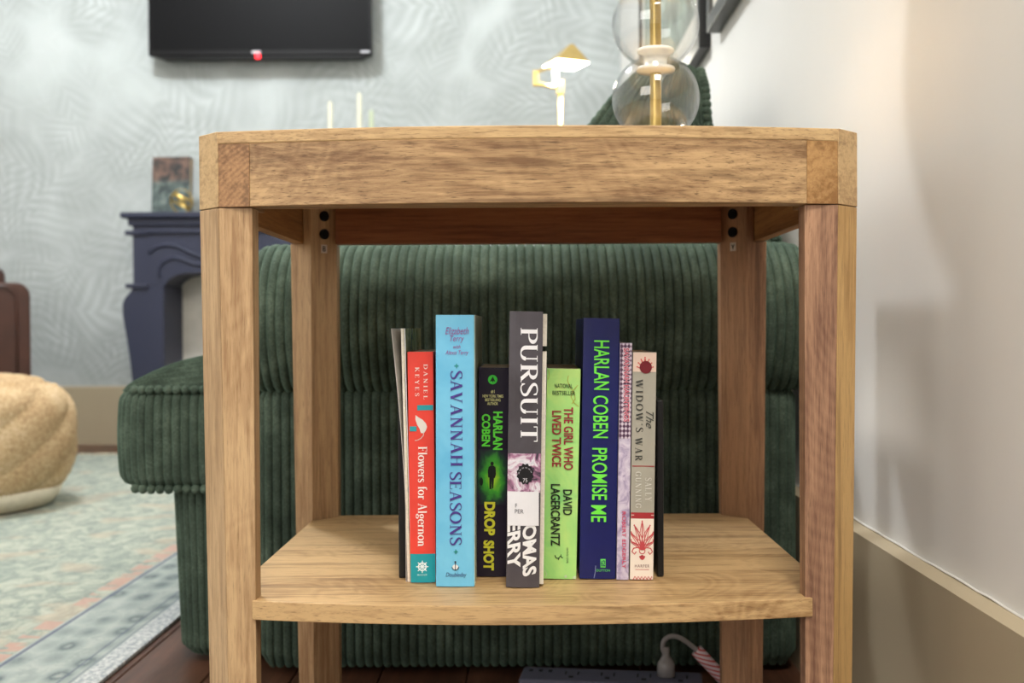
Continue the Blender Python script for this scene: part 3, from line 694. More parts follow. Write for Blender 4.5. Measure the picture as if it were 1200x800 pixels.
# thin lavender
b = Book('paperback_book', 'very thin lavender paperback with plum plaid upper spine and pink author name', 727.2, 740.6, 403, 722.4, 737.2, 681, .14, marble('lavender_cover', [(.35, (150, 136, 170)), (.5, (196, 184, 204)), (.65, (214, 206, 218))], 90, 1.2), False, PAGEW, .0004)
t = NT('plum_plaid_print'); x_, y_, z_ = t.sep(t.map())
pl = t.math('ADD', t.math('MULTIPLY', t.math('SINE', t.math('MULTIPLY', x_, 1900)), .25), t.math('MULTIPLY', t.math('SINE', t.math('MULTIPLY', z_, 1500)), .25))
pl = t.math('ADD', t.math('ADD', pl, .25), t.math('MULTIPLY', t.noise(t.map(), 160, 3), .5))
b.panel(403.4, 515, t.base(t.ramp(pl, [(.3, lin((70, 40, 66))), (.5, lin((128, 100, 126))), (.75, lin((206, 196, 206)))]), .5), 'plaid_print')
b.down(prep_text('SAVANNAH HAUNTINGS', .06), (730.4, 408.6, 738.2, 495.4), (232, 210, 218), 'title_outline')
b.down(prep_text('SAVANNAH HAUNTINGS', .012), (731.2, 409, 737.4, 495), (188, 52, 84), 'title_lettering').location.y = -.0003
b.down(prep_text('ROBERT EDGERLY', .012), (729, 600.6, 733.4, 667.5), (206, 72, 106), 'author_lettering')
# Widow's War
b = Book('paperback_book', 'stone grey paperback with maroon seal and red coral ornament, rightmost spine', 742, 769.3, 414, 738, 766, 681, .135, plain('stone_grey_cover', (164, 160, 146), .5, 0, .03), False, PAGE, .0006)
def coral(x0, y0, s_, dirn, seed):
    out = []
    for k in range(7):
        a = (k - 3) * .36; L = s_ * (1.0 - .09 * abs(k - 3)); W_ = s_ * .085
        for side in (-1, 0, 1):
            pts = []
            for i in range(8):
                u = i / 7; off = side * W_ * math.sin(math.pi * u ** .8); bend = math.sin(a) * (.5 + .35 * u * u)
                pts.append((max(x0 - 13, min(x0 + 13, x0 + bend * L * u + off)), y0 + dirn * (math.cos(a) * L * u)))
            out += stroke(pts, .75 if side else 1.1)
        ex, ey = pts[-1]; out.append(circ(ex, ey, .9, 8))
    return out
b.panel(414.4, 437, ink((226, 200, 182)), 'coral_band')
b.polys(coral(756, 437, 17, -1, 1), (206, 96, 90), 'coral_ornament')
b.polys([circ(756.8, 431.5, 7.2, 24, 7.4)], (112, 22, 34), 'maroon_seal', .0007)
b.down(serif_text("WIDOW'S", .22), (745.2, 445.7, 753.6, 507.6), (58, 60, 56), 'title_lettering')
b.down(serif_text('WAR', .22), (744.4, 514, 752.8, 541.4), (58, 60, 56), 'title_lettering')
b.down(prep_text('The', 0, .5), (757, 483, 766, 503), (58, 60, 56), 'title_lettering')
b.polys([[(741, 547), (767, 547), (767, 548.2), (741, 548.2)]], (150, 40, 44), 'red_rule')
b.down(serif_text('SALLY', .18), (756, 561, 763.6, 588.7), (212, 210, 200), 'author_lettering')
b.down(serif_text('GUNNING', .18), (744.6, 554, 751.6, 596.6), (212, 210, 200), 'author_lettering')
b.panel(602, 609.2, ink((160, 44, 50)), 'red_band')
b.polys([[(739.8, 604.6), (766.6, 604.6), (766.6, 605.6), (739.8, 605.6)]], (220, 190, 180), 'pale_rule')
b.panel(609.2, 680.6, ink((232, 220, 206)), 'cream_panel')
b.polys(coral(752.6, 646, 34, -1, 2) + coral(752.6, 652, 5, 1, 3), (192, 72, 78), 'coral_ornament')
b.polys(sum([stroke([(752.6 + sx * 1, 646), (752.6 + sx * 5, 643), (752.6 + sx * 10, 644), (752.6 + sx * 12, 648), (752.6 + sx * 9, 651), (752.6 + sx * 7, 648)], 1.3) for sx in (-1, 1)], []) + stroke(circ(752.6, 647, 3.4, 12) + [(756, 647)], 1.0), (192, 72, 78), 'coral_scrolls')
b.across(prep_text('HARPER', .0, 0, 1.3), (744, 663, 761, 666.4), (120, 70, 70), 'publisher_lettering')
b.polys(sum([stroke([(742 + 4 * k, 681), (744 + 4 * k, 677), (746 + 4 * k, 680)], .9) for k in range(6)], []) + stroke([(744.6, 669), (760.6, 669)], .6), (192, 72, 78), 'coral_ornament')
# thin booklet with a loose cover at the left
kb = .97 / F
bo = thing('booklet', 'thin grey booklet with its cover curling open beside the left bookend', 'booklet', (-.1085, .985, ZS + .0003), (0, 0, 0), 'books between the bookends on the shelf')
zt = .2255
def sheet(name, x_of, mat, y0, y1, th, n=14, h0=0.0, h1=zt):
    vs, fs = [], []
    for i in range(n + 1):
        z = h0 + (h1 - h0) * i / n; dx = x_of(z)
        vs += [(dx[0], y0, z), (dx[0] + th, y0, z), (dx[1] + th, y1, z), (dx[1], y1, z)]
    for i in range(n):
        for k in range(4): fs.append((4 * i + k, 4 * i + (k + 1) % 4, 4 * i + 4 + (k + 1) % 4, 4 * i + 4 + k))
    fs += [(0, 3, 2, 1), (4 * n, 4 * n + 1, 4 * n + 2, 4 * n + 3)]
    return mesh(name, vs, fs, mat, bo, local=True, smooth=False)
curl = lambda z: (lambda u: -.0022 - .0150 * max(0, u - .28) ** 1.4 * 1.25)(z / zt)
t_pale = marble('pale_booklet_cover', [(.4, (196, 192, 186)), (.55, (222, 218, 212)), (.7, (210, 170, 170))], 12, .4, .3)
sheet('loose_cover', lambda z: (curl(z), -.0022 + .05 * (curl(z) + .0022)), t_pale, .0, .07, .0004)
lean_x = lambda z: (-.0045 * z / zt)
sheet('pages', lambda z: (-.0008 + lean_x(z), -.0008 + lean_x(z)), PAGEW, .0005, .148, .0022)
sheet('back_cover', lambda z: (.0016 + lean_x(z), .0016 + lean_x(z)), marble('olive_picture_cover', [(.35, (100, 98, 70)), (.5, (190, 180, 124)), (.65, (226, 218, 170))], 30, 1.2, .25), .0, .15, .0004)
sheet('cover_crease', lambda z: (.0022 + lean_x(z), .0022 + lean_x(z)), ink((224, 224, 230)), -.0002, .001, .0007)
# bookends
def bookend(label, x0, th, sgn, y0=1.0, h=.160, lean=0):
    o = thing('bookend', label, 'bookend', (x0, y0, ZS + .0002), (0, lean, 0), 'black bookends')
    a = MB().box(-th / 2, th / 2, 0, .10, 0, h); a.build('upright_plate', M['black'], o, local=True, bevel=.0015)
    return o
bookend('black metal bookend at the left end of the book row', -.1158, .0062, -1)
bookend('black metal bookend at the right end of the book row', .1178, .006, 1)

# ------------------------------------------------------------------ sofa (corduroy geometry)
RF = (0, .04, .13, .3, .5, .7, .87, .96)
def ribh(f): return math.sqrt(max(0, 1 - (2 * f - 1) ** 2))
def ribgrid(name, fn, nribs, ts, amp, parent, closed=False, cap=True, mat=None):
    """fn(s, t) -> point; ribs run along t, spaced in s"""
    ss = [(i + f) / nribs for i in range(nribs) for f in RF]
    if not closed: ss.append(1.0)
    m = len(ts); vs = []; fs = []
    for s_ in ss:
        a = amp * (ribh((s_ * nribs) % 1.0) - .6)
        for t_ in ts:
            e = 1e-3; p = fn(s_, t_)
            s2 = (s_ + e) if not closed else (s_ + e) % 1.0
            du = fn(min(s2, 1), t_) - fn(max(s_ - e, 0) if not closed else (s_ - e) % 1.0, t_)
            dv = fn(s_, min(t_ + e, 1)) - fn(s_, max(t_ - e, 0))
            nn = du.cross(dv); nn = nn.normalized() if nn.length > 1e-12 else Vector((0, 0, 0))
            vs.append(p + nn * a)
    N = len(ss)
    for i in range(N if closed else N - 1):
        j = (i + 1) % N
        for k in range(m - 1): fs.append((i * m + k, j * m + k, j * m + k + 1, i * m + k + 1))
    if closed and cap:
        fs.append(tuple(i * m for i in range(N))[::-1]); fs.append(tuple(i * m + m - 1 for i in range(N)))
    return mesh(name, vs, fs, mat or M['cord'], parent, smooth=True)
def path(pts, closed=True):
    P = [Vector(p) for p in pts]
    if closed: P.append(P[0])
    L = [0]
    for a, b_ in zip(P, P[1:]): L.append(L[-1] + (b_ - a).length)
    def f(s_):
        d = (s_ % 1.0 if closed else max(0, min(1, s_))) * L[-1]
        lo, hi = 0, len(L) - 2
        while lo < hi:
            mid = (lo + hi + 1) // 2
            if L[mid] <= d: lo = mid
            else: hi = mid - 1
        return P[lo].lerp(P[lo + 1], (d - L[lo]) / max(1e-9, L[lo + 1] - L[lo]))
    return f, L[-1]
def rrect(x0, x1, y0, y1, r, n=8):
    out = []
    for cx, cy, a0 in ((x1 - r, y1 - r, 0), (x0 + r, y1 - r, 90), (x0 + r, y0 + r, 180), (x1 - r, y0 + r, 270)):
        out += [(cx + r * math.cos(math.radians(a0 + 90 * i / n)), cy + r * math.sin(math.radians(a0 + 90 * i / n))) for i in range(n + 1)]
    return out
PITCH = .0122
sofa = thing('sofa', 'green wide-rib corduroy sofa seen from its arm end, behind the side table', 'sofa', (-.05, 2.35, 0))
prof = catmull([(0, y, z) for y, z in ((1.512, .384), (1.478, .400), (1.450, .448), (1.446, .50), (1.466, .548), (1.506, .579), (1.56, .587), (1.62, .575), (1.662, .53), (1.672, .46), (1.655, .40))], 8)
pf, pl_ = path(prof, False)
AX0, AX1 = -.392, .371
pc = Vector((0, 1.56, .48))
def armfn(mirror=False):
    def f(s_, t_):
        X = AX0 + (AX1 - AX0) * s_; p = pf(t_)
        d = min(X - AX0, AX1 - X); r = .045
        lo = .55 if X - AX0 < AX1 - X else .90
        if lo > .6: r = .02
        kf = 1.0 if d > r else lo + (1 - lo) * math.sqrt(max(0, 1 - ((r - d) / r) ** 2))
        q = pc + (p - pc) * kf
        return Vector((X, 4.62 - q.y if mirror else q.y, q.z))
    return f
na = round((AX1 - AX0) / PITCH); T = [i / 44 for i in range(45)]
ar = ribgrid('arm', armfn(), na, T, .0062, sofa)
ribgrid('arm', armfn(True), na, T, .0062, sofa)
# inner filling and end caps of the arms
for mir in (False, True):
    mb = MB()
    q = [(pc + (p - pc) * .93) for p in prof[::3]]
    mb.prism([((4.62 - v.y) if mir else v.y, v.z) for v in q], AX0 + .020, AX1 - .012, 'x').build('arm_padding', M['cord'], sofa)
    q = [(pc + (p - pc) * .545) for p in prof[::3]]
    ends = MB().prism([((4.62 - v.y) if mir else v.y, v.z) for v in q], AX0 - .002, AX1 - .006, 'x').build('arm_end_panel', M['cord'], sofa, bevel=.004)
def looped(name, pts, zs, amp, parent, pitch=PITCH):
    f, L = path([(x, y, 0) for x, y in pts]); zf = zs
    cx = sum(p[0] for p in pts) / len(pts); cy = sum(p[1] for p in pts) / len(pts)
    def fn(s_, t_):
        p = f(s_); z, ins = zf(t_)
        tg = (f((s_ + .002) % 1.0) - f((s_ - .002) % 1.0)).normalized()
        return Vector((p.x - tg.y * ins, p.y + tg.x * ins, z))
    n = round(L / pitch)
    return ribgrid(name, fn, n, [i / 20 for i in range(21)], amp, parent, closed=True)
def zprof(z0, z1, r=.015, bulge=0):
    def g(t_):
        z = z0 + (z1 - z0) * t_; d = min(z - z0, z1 - z)
        ins = 0 if d > r else r * (1 - math.sqrt(max(0, 1 - ((r - d) / r) ** 2)))
        return z, ins - bulge * math.sin(math.pi * t_)
    return g
def rev(p): return p
looped('side_panel', rrect(-.368, .360, 1.496, 1.62, .018), zprof(.012, .396, .012), .0060, sofa)
looped('side_panel', rrect(-.368, .355, 3.0, 3.126, .018), zprof(.012, .396, .012), .0060, sofa)
looped('seat_base', rrect(-.510, .350, 1.545, 3.0, .055), (lambda t_: (zprof(.012, .262, .012)(t_)[0], zprof(.012, .262, .012)(t_)[1] + .010 * (1 - t_))), .0060, sofa)
# seat cushion: vertical ribs round the sides, ribs across on the crowned top
SX0, SX1, SY0, SY1 = -.585, .10, 1.532, 3.06
looped('seat_cushion', rrect(SX0, SX1, SY0, SY1, .07), zprof(.25, .388, .02, .004), .0064, sofa, .0124)
def topfn(s_, t_):
    y = SY0 + .006 + (SY1 - SY0 - .012) * s_; r = .07
    d = min(y - SY0, SY1 - y); ins = 0 if d > r else r - math.sqrt(max(0, r * r - (r - d) ** 2))
    xa = SX0 + .006 + ins; x = xa + (SX1 - xa) * t_
    u = max(0, min(1, (d - .006) / .13)); w_ = max(0, min(1, (x - xa) / .16))
    z = .383 + .052 * math.sin(u * math.pi / 2) ** .9 * (math.sin(w_ * math.pi / 2) ** .55 if w_ > 0 else 0)
    return Vector((x, y, z))
for nm, zz_, ys in (('top_seam', .3875, .003), ('bottom_seam', .2500, .003)):
    mb = MB(); kx = SX0 + .035
    while kx < -.36:
        rr = .0068; yy = SY0 + ys + (.07 - math.sqrt(max(0, .07 ** 2 - max(0, SX0 + .07 - kx) ** 2)))
        vs = []
        for r_, h_ in ((0, -1), (.7, -.72), (1, 0), (.7, .72), (0, 1)):
            vs += [(kx + rr * r_ * math.cos(2 * math.pi * k / 8), yy + rr * r_ * math.sin(2 * math.pi * k / 8), zz_ + rr * h_) for k in range(8)]
        mb.add(vs, [(j * 8 + k, j * 8 + (k + 1) % 8, (j + 1) * 8 + (k + 1) % 8, (j + 1) * 8 + k) for j in range(4) for k in range(8)])
        kx += .0124
    o_ = mb.build(nm, M['cord'], sofa, smooth=True); o_['kind'] = 'stuff'
nt = round((SY1 - SY0) / .0155)
ts = [0, .01, .02, .035, .05, .075, .1, .14, .18, .22, .3, .4, .5, .65, .8, 1.0]
ribgrid('seat_top', topfn, nt, ts, .0085, sofa)
# back: leaning bolster whose end faces the camera
BP = [(640, 300), (655, 240), (690, 146), (719, 110), (742, 88), (765, 78), (799, 76), (829, 86), (834, 105), (837, 146), (868, 205), (905, 250), (927, 284), (927, 300)]
def ynear(z): return 1.60 + .38 * (z - .56)
def b2(p):
    q = (385 - p[1]) / F; Y = (1.60 + .38 * (H - .56)) / (1 - .38 * q)
    return ((p[0] - 620) * Y / F, H + q * Y)
bp = [b2(p) for p in BP]
bp = [(min(x, .372), z) for x, z in bp]
bloop = bp + [(.372, .50), (.06, .50)]
bf, bL = path([(x, z, 0) for x, z in bloop])
bcx, bcz = .16, .62
def backfn(s_, t_):
    p = bf(s_)
    yn = ynear(p.y); d0 = yn + (2.96 - yn) * t_; d = d0 - yn; r = .03
    k_ = 1 if d > r else 1 - .03 * (1 - math.sqrt(max(0, 1 - ((r - d) / r) ** 2)))
    return Vector((bcx + (p.x - bcx) * k_, d0, bcz + (p.y - bcz) * k_))
ribgrid('backrest', backfn, round(bL / .014), [0, .005, .01, .02, .03, .1, .3, .6, 1], .005, sofa, closed=True)
# end face of the back: ribs fan upwards between its two sloping sides
def lerp_poly(side, u):
    n_ = len(side) - 1; f_ = u * n_; i = min(int(f_), n_ - 1); a, b_ = side[i], side[i + 1]
    return (a[0] + (b_[0] - a[0]) * (f_ - i), a[1] + (b_[1] - a[1]) * (f_ - i))
Ls = [b2(p) for p in ((640, 300), (655, 240), (690, 146), (719, 110), (742, 88), (765, 78))]
Rs = [b2(p) for p in ((915, 300), (888, 250), (854, 205), (826, 146), (824, 105), (818, 84))]
def endfn(s_, t_):
    a = lerp_poly(Ls, t_); b_ = lerp_poly(Rs, t_)
    x = a[0] + (b_[0] - a[0]) * s_; z = a[1] + (b_[1] - a[1]) * s_ + (.008 * math.sin(math.pi * s_) if t_ > .9 else 0)
    return Vector((x, ynear(z) - .012 * math.sin(math.pi * min(1, max(0, s_))) ** .5 + .0, z))
ribgrid('backrest_end_panel', endfn, 17, [i / 30 for i in range(31)], .005, sofa)
mb = MB()
for i in range(26):
    u = i / 25; c_ = lerp_poly(Rs, u * .98); c_ = (c_[0] + .004, c_[1])
    z0 = c_[1]; rr = .0068
    for a in range(6):
        pass
    prof_ = [(0, -1), (.6, -.8), (.95, -.3), (.95, .3), (.6, .8), (0, 1)]
    vs = []; n8 = 8
    for r_, h_ in prof_:
        vs += [(c_[0] + rr * r_ * math.cos(2 * math.pi * k / n8) * 1.2, ynear(z0) - .004 + rr * r_ * math.sin(2 * math.pi * k / n8), z0 + rr * h_) for k in range(n8)]
    mb.add(vs, [(j * n8 + k, j * n8 + (k + 1) % n8, (j + 1) * n8 + (k + 1) % n8, (j + 1) * n8 + k) for j in range(5) for k in range(n8)])
o_ = mb.build('backrest_seam_ribs', M['cord'], sofa, smooth=True); o_['kind'] = 'stuff'
for (fx, fy) in ((-.43, 1.68), (.30, 1.68), (-.43, 2.92), (.30, 2.92)):
    MB().box(fx - .025, fx + .025, fy - .025, fy + .025, 0, .02).build('foot', M['void'], sofa)

# ------------------------------------------------------------------ power strip and cord behind the table
ps = thing('power_strip', 'blue-grey power strip lying on the floor under the side table', 'power strip', (.10, 1.408, 0), (0, 0, math.radians(-7.5)))
MB().box(-.113, .117, -.027, .027, 0.0005, .028).build('housing', M['strip'], ps, local=True, bevel=.004, seg=3)
for i in range(3):
    MB().box(-.104 + i * .0125, -.099 + i * .0125, .006, .014, .0278, .0286).build('usb_port', M['slot'], ps, local=True)
for i in range(4):
    mb = MB(); cx = -.048 + i * .046
    mb.box(cx - .009, cx - .007, -.002, .010, .0278, .0286).box(cx + .007, cx + .009, -.002, .010, .0278, .0286).box(cx - .003, cx + .003, -.014, -.008, .0278, .0286)
    mb.build('socket', M['slot'], ps, local=True)
def W(px, py, Y): return ((px - 620) * Y / F, Y, H + (385 - py) * Y / F)
Yc = 1.402
cord = thing('plugged_cable', 'grey power cord with clear plug arching up from the power strip', 'cord', W(779, 797, Yc))
pc_ = [W(*p, Yc) for p in ((779, 772), (775.5, 762), (776.5, 753), (784, 747.5), (794, 748.5), (806, 756), (817, 765.5))] + [W(826, 775, Yc - .002), W(845, 800, Yc - .004), (.262, Yc + .02, .006), (.30, 1.42, .0045), (.325, 1.30, .0045), (.33, 1.0, .0045)]
MB().tube(catmull(pc_, 6), .0033, 8).build('cable', M['cable'], cord, smooth=True)
bz = W(779, 797, Yc)[2]
MB().lathe([(0, .0295), (.0115, .0295), (.0115, .044), (.0085, bz + .024), (.0045, bz + .03), (.0045, bz + .040), (0, bz + .040)], W(779, 0, Yc)[0], Yc, 14).build('plug', M['cable'], cord, smooth=True)
a_, b_ = Vector(W(815, 764, Yc)), Vector(W(851, 803, Yc - .003))
MB().tube([a_, a_.lerp(b_, .33), a_.lerp(b_, .66), b_], .0082, 16).build('striped_tag', M['tag'], cord, smooth=True)

# ------------------------------------------------------------------ glass table lamp on the side table
LX, LY = .138, 1.20
lamp = thing('table_lamp', 'brass and clear glass ball table lamp standing on the wooden side table', 'lamp', (LX, LY, ZT + .0003))
MB().lathe([(0, ZT + .0004), (.062, ZT + .0004), (.064, ZT + .004), (.060, ZT + .014), (.024, ZT + .020), (.018, ZT + .034), (0, ZT + .034)], LX, LY, 40).build('base', M['brass'], lamp, smooth=True, bevel=0)
MB().lathe([(.0062, ZT + .02), (.0062, .955)], LX, LY, 20).build('rod', M['brass'], lamp, smooth=True)
zc = .717; R_ = .0470
for i in range(2):
    c_ = zc + i * .0805
    for rr, nm in ((R_, 'glass_ball'),):
        a0 = math.asin(.014 / rr)
        pr = [(rr * math.sin(a0 + (math.pi - 2 * a0) * j / 30), c_ - rr * math.cos(a0 + (math.pi - 2 * a0) * j / 30)) for j in range(31)]
        ri = rr - .0016
        pi_ = [(ri * math.sin(a0 + (math.pi - 2 * a0) * j / 30), c_ - ri * math.cos(a0 + (math.pi - 2 * a0) * j / 30)) for j in range(31)][::-1]
        MB().lathe(pr + pi_ + [pr[0]], LX, LY, 48).build(nm, M['glass'], lamp, smooth=True)
    zj = c_ + .04025
    if i == 0:
        MB().lathe([(.0064, zj - .013), (.0205, zj - .011), (.0212, zj - .009), (.0205, zj - .007), (.0125, zj - .005), (.0125, zj + .006), (.0195, zj + .009), (.0205, zj + .011), (.0195, zj + .013), (.0064, zj + .014)], LX, LY, 32).build('collar', M['spacer'], lamp, smooth=True)
MB().lathe([(.0064, .949), (.014, .949), (.014, .962), (0, .966)], LX, LY, 20).build('socket', M['brass'], lamp, smooth=True)
MB().lathe([(.134, .886), (.118, 1.12), (.116, 1.12), (.132, .886), (.134, .886)], LX, LY, 48).build('lamp_shade', M['shade'], lamp, smooth=True)
sb = MB()
for k in range(3):
    a = k * 2 * math.pi / 3; sb.tube([(LX + .013 * math.cos(a), LY + .013 * math.sin(a), .955), (LX + .04 * math.cos(a), LY + .04 * math.sin(a), 1.06), (LX + .118 * math.cos(a), LY + .118 * math.sin(a), 1.105)], .0012, 6)
sb.build('shade_spider', M['brass'], lamp)
M['bulb'] = emit('warm_bulb_glow', (255, 214, 150), 3.0)
MB().lathe([(.009, 1.012), (.024, 1.02), (.028, 1.04), (.022, 1.06), (0, 1.068)], LX, LY, 20).build('bulb', M['bulb'], lamp, smooth=True)

# ------------------------------------------------------------------ reading lamp at the far end of the sofa
RY = 3.42; kk = RY / F
def R2(px, py, dy=0): return Vector(((px - 620) * kk, RY + dy, H + (385 - py) * kk))
rl = thing('reading_lamp', 'slim brass floor lamp with lit square head beyond the sofa', 'lamp', (R2(658, 0).x, RY, 0))
p0 = R2(658, 100)
MB().lathe([(0, 0), (.11, 0), (.11, .012), (.012, .02), (0, .02)], p0.x, RY, 32).build('base', M['brass'], rl, smooth=True)
MB().tube([(p0.x, RY, .018), (p0.x, RY, p0.z)], .0075, 12).build('pole', M['brass'], rl, smooth=True)
MB().box(p0.x - .012, p0.x + .010, RY - .01, RY + .01, R2(0, 112).z, R2(0, 96).z).build('joint', M['brass'], rl, bevel=.002)
MB().tube([R2(656, 104), R2(630, 99)], .006, 8).build('arm', M['brass'], rl)
MB().box(R2(626, 0).x, R2(632.5, 0).x, RY - .011, RY + .011, R2(0, 102).z, R2(0, 84).z).build('joint', M['brass'], rl, bevel=.002)
MB().tube([R2(629, 86), R2(642, 81), R2(664, 78)], .005, 8).build('arm', M['brass'], rl)
hc = R2(664.5, 76); hz = hc.z; ang = math.radians(24)
def hd(a, b_, z): return (hc.x + a * math.cos(ang) - b_ * math.sin(ang), RY + a * math.sin(ang) + b_ * math.cos(ang), z)
q = .054
MB().add([hd(-q, -q, hz), hd(q, -q, hz), hd(q, q, hz), hd(-q, q, hz)] + [hd(a * .1 + .02, b_ * .1, hz + .062) for a, b_ in ((-q, -q), (q, -q), (q, q), (-q, q))],
         [(0, 1, 5, 4), (1, 2, 6, 5), (2, 3, 7, 6), (3, 0, 4, 7), (4, 5, 6, 7), (0, 3, 2, 1)]).build('shade', M['brass'], rl)
MB().add([hd(a * q * .98, b_ * q * .98, hz - h_) for h_ in (.001, .005) for a, b_ in ((-1, -1), (1, -1), (1, 1), (-1, 1))],
         [(0, 1, 2, 3), (7, 6, 5, 4), (0, 4, 5, 1), (1, 5, 6, 2), (2, 6, 7, 3), (3, 7, 4, 0)]).build('light_panel', M['led'], rl)
MB().tube([R2(652.5, 84), R2(652.5, 102)], .008, 10).build('glowing_tube', M['led'], rl, smooth=True)

# ------------------------------------------------------------------ television
TVY = 4.50; kt = TVY / F
tx0, tx1 = (177 - 620) * kt, (438 - 620) * kt; tz0 = H + (385 - 64) * kt; tz1 = tz0 + .55
tv = thing('television', 'flat black television hung on the leaf-print wallpaper wall', 'television', ((tx0 + tx1) / 2, YB - .01, tz0))
MB().box(tx0, tx1, TVY, TVY + .03, tz0, tz1).build('bezel', M['tv'], tv, bevel=.004)
MB().box(tx0 + .010, tx1 - .010, TVY - .0008, TVY + .001, tz0 + .022, tz1 - .010).build('screen', M['screen'], tv)
MB().prism([(tx0 + .06, tz0 - .012), (tx1 - .05, tz0 - .012), (tx1 - .006, tz0 + .006), (tx0 + .004, tz0 + .006)], TVY + .004, TVY + .05, 'y').build('lower_housing', M['tv'], tv)
MB().box((tx0 + tx1) / 2 - .2, (tx0 + tx1) / 2 + .2, TVY + .03, YB - .001, tz0 + .12, tz0 + .42).build('wall_bracket', M['tv'], tv)
cxl = (303 - 620) * kt
MB().box(cxl - .018, cxl + .018, TVY - .0015, TVY, tz0 + .008, tz0 + .018).build('badge', M['silver'], tv)
MB().box(tx1 - .045, tx1 - .008, TVY - .0015, TVY, tz0 + .008, tz0 + .016).build('badge', M['silver'], tv)
MB().lathe([(0, tz0 - .012), (.010, tz0 - .012), (.010, tz0 + .006), (0, tz0 + .006)], cxl + .006, TVY + .002, 12).build('standby_light', M['redled'], tv)

# ------------------------------------------------------------------ fireplace mantel
MY = 4.27; km = MY / F
def mz(py): return H + (385 - py) * km
def mx(px): return (px - 620) * km
mc = mx(145 + 165)
man = thing('fireplace_mantel', 'navy grey painted fireplace mantel with curved legs against wallpaper wall', 'fireplace', (mc, YB - .17, 0))
def mir(p): return [(2 * mc - x, z) for x, z in p][::-1]
yb_ = YB - .022
MB().box(mx(145), 2 * mc - mx(145), MY - .03, YB - .001, mz(253.5), mz(247)).build('mantel_shelf', M['mantel'], man, bevel=.006, seg=3)
MB().box(mx(152), 2 * mc - mx(152), MY - .012, YB - .001, mz(262), mz(253.5)).build('cornice', M['mantel'], man, bevel=.004)
fro = [(mx(157), mz(262)), (mx(157), mz(331)), (mx(194), mz(331)), (mx(199), mz(325)), (mx(208), mz(319.5)), (mx(220), mz(317.5)), (mx(232), mz(318)), (mx(250), mz(312)), (mc, mz(306))]
fro = fro + mir(fro)[1:]
MB().prism(fro, MY, MY + .20, 'y').build('frieze', M['mantel'], man)
lp = [(mx(157), mz(331)), (mx(154), mz(338)), (mx(147), mz(346)), (mx(143.5), mz(354)), (mx(144), mz(368)), (mx(148), mz(392)), (mx(152), mz(420)), (mx(155), mz(450)), (mx(156), mz(480)), (mx(150), mz(505)), (mx(146), 0), (mx(196), 0), (mx(196), mz(500)), (mx(192), mz(470)), (mx(192), mz(331))]
lp = [(x, max(z, 0)) for x, z in lp]
for pp in (lp, mir(lp)): MB().prism(pp, MY + .001, yb_, 'y').build('leg', M['mantel'], man, bevel=.003)
for xx in (mx(152), 2 * mc - mx(152)):
    for zz_ in (270, 332):
        ya, yb2 = (xx - .012, xx + .075) if xx < mc else (xx - .075, xx + .012)
        MB().box(ya, yb2, MY - .012, MY + .16, mz(zz_ + 3), mz(zz_ - 2)).build('moulding', M['mantel'], man, bevel=.004)
MB().box(mx(166), 2 * mc - mx(166), MY - .012, MY + .01, mz(271), mz(266)).build('moulding', M['mantel'], man, bevel=.003)
for pts in (((176, 294), (184, 288), (196, 285), (210, 287), (226, 295), (250, 302), (280, 296), (310, 293)), ((187, 322), (187, 312), (194, 304), (206, 300), (218, 303), (232, 308), (256, 306), (310, 300))):
    c3 = catmull([(mx(a), MY - .002, mz(b_)) for a, b_ in pts], 5)
    c3m = [Vector((2 * mc - v.x, v.y, v.z)) for v in c3]
    MB().tube(c3, .007, 8).build('carved_scroll', M['mantel'], man, smooth=True); MB().tube(c3m, .007, 8).build('carved_scroll', M['mantel'], man, smooth=True)
MB().box(mx(192) + .001, 2 * mc - mx(192) - .001, YB - .10, yb_ - .002, 0, mz(300)).build('firebox_panel', M['plaster'], man)
# things on the mantel
zm = mz(247)
def book_cover():
    t = NT('mantel_book_cover'); v = t.map(); x, y, z = t.sep(v)
    n = t.noise(v, 26, 3, .6, .6)
    c1 = t.ramp(n, [(.35, lin((46, 54, 56))), (.55, lin((82, 96, 94))), (.75, lin((140, 148, 142)))])
    top = t.ramp(t.math('ADD', z, t.math('MULTIPLY', n, .03)), [(.148, 0.0), (.165, 1.0)])
    return t.base(t.mix(t.math('MULTIPLY', top, .75), c1, t.ramp(n, [(.4, lin((48, 44, 46))), (.6, lin((120, 82, 66)))])), .4)
MBk = thing('hardback_book', 'dark teal and orange book standing upright on the navy mantel', 'book', (mx(196.5) * 1.02, 4.40, zm + .0003), (math.radians(-4), 0, math.radians(-6)))
k4 = 4.40 / F
hw, hh = 23 * k4, 70 * k4
MB().box(-hw, hw, 0, .003, 0, hh).box(-hw, hw, .027, .030, 0, hh).box(-hw, -hw + .003, .003, .027, 0, hh).build('cover', book_cover(), MBk, local=True)
MB().box(-hw + .0032, hw - .004, .0031, .0269, .003, hh - .003).build('page_block', PAGE, MBk, local=True)
ob = thing('ring_ornament', 'small gold ornament of interlocking rings on the navy mantel', 'ornament', (mx(210.5), 4.31, zm))
ko = 4.31 / F; ro = 14.5 * ko
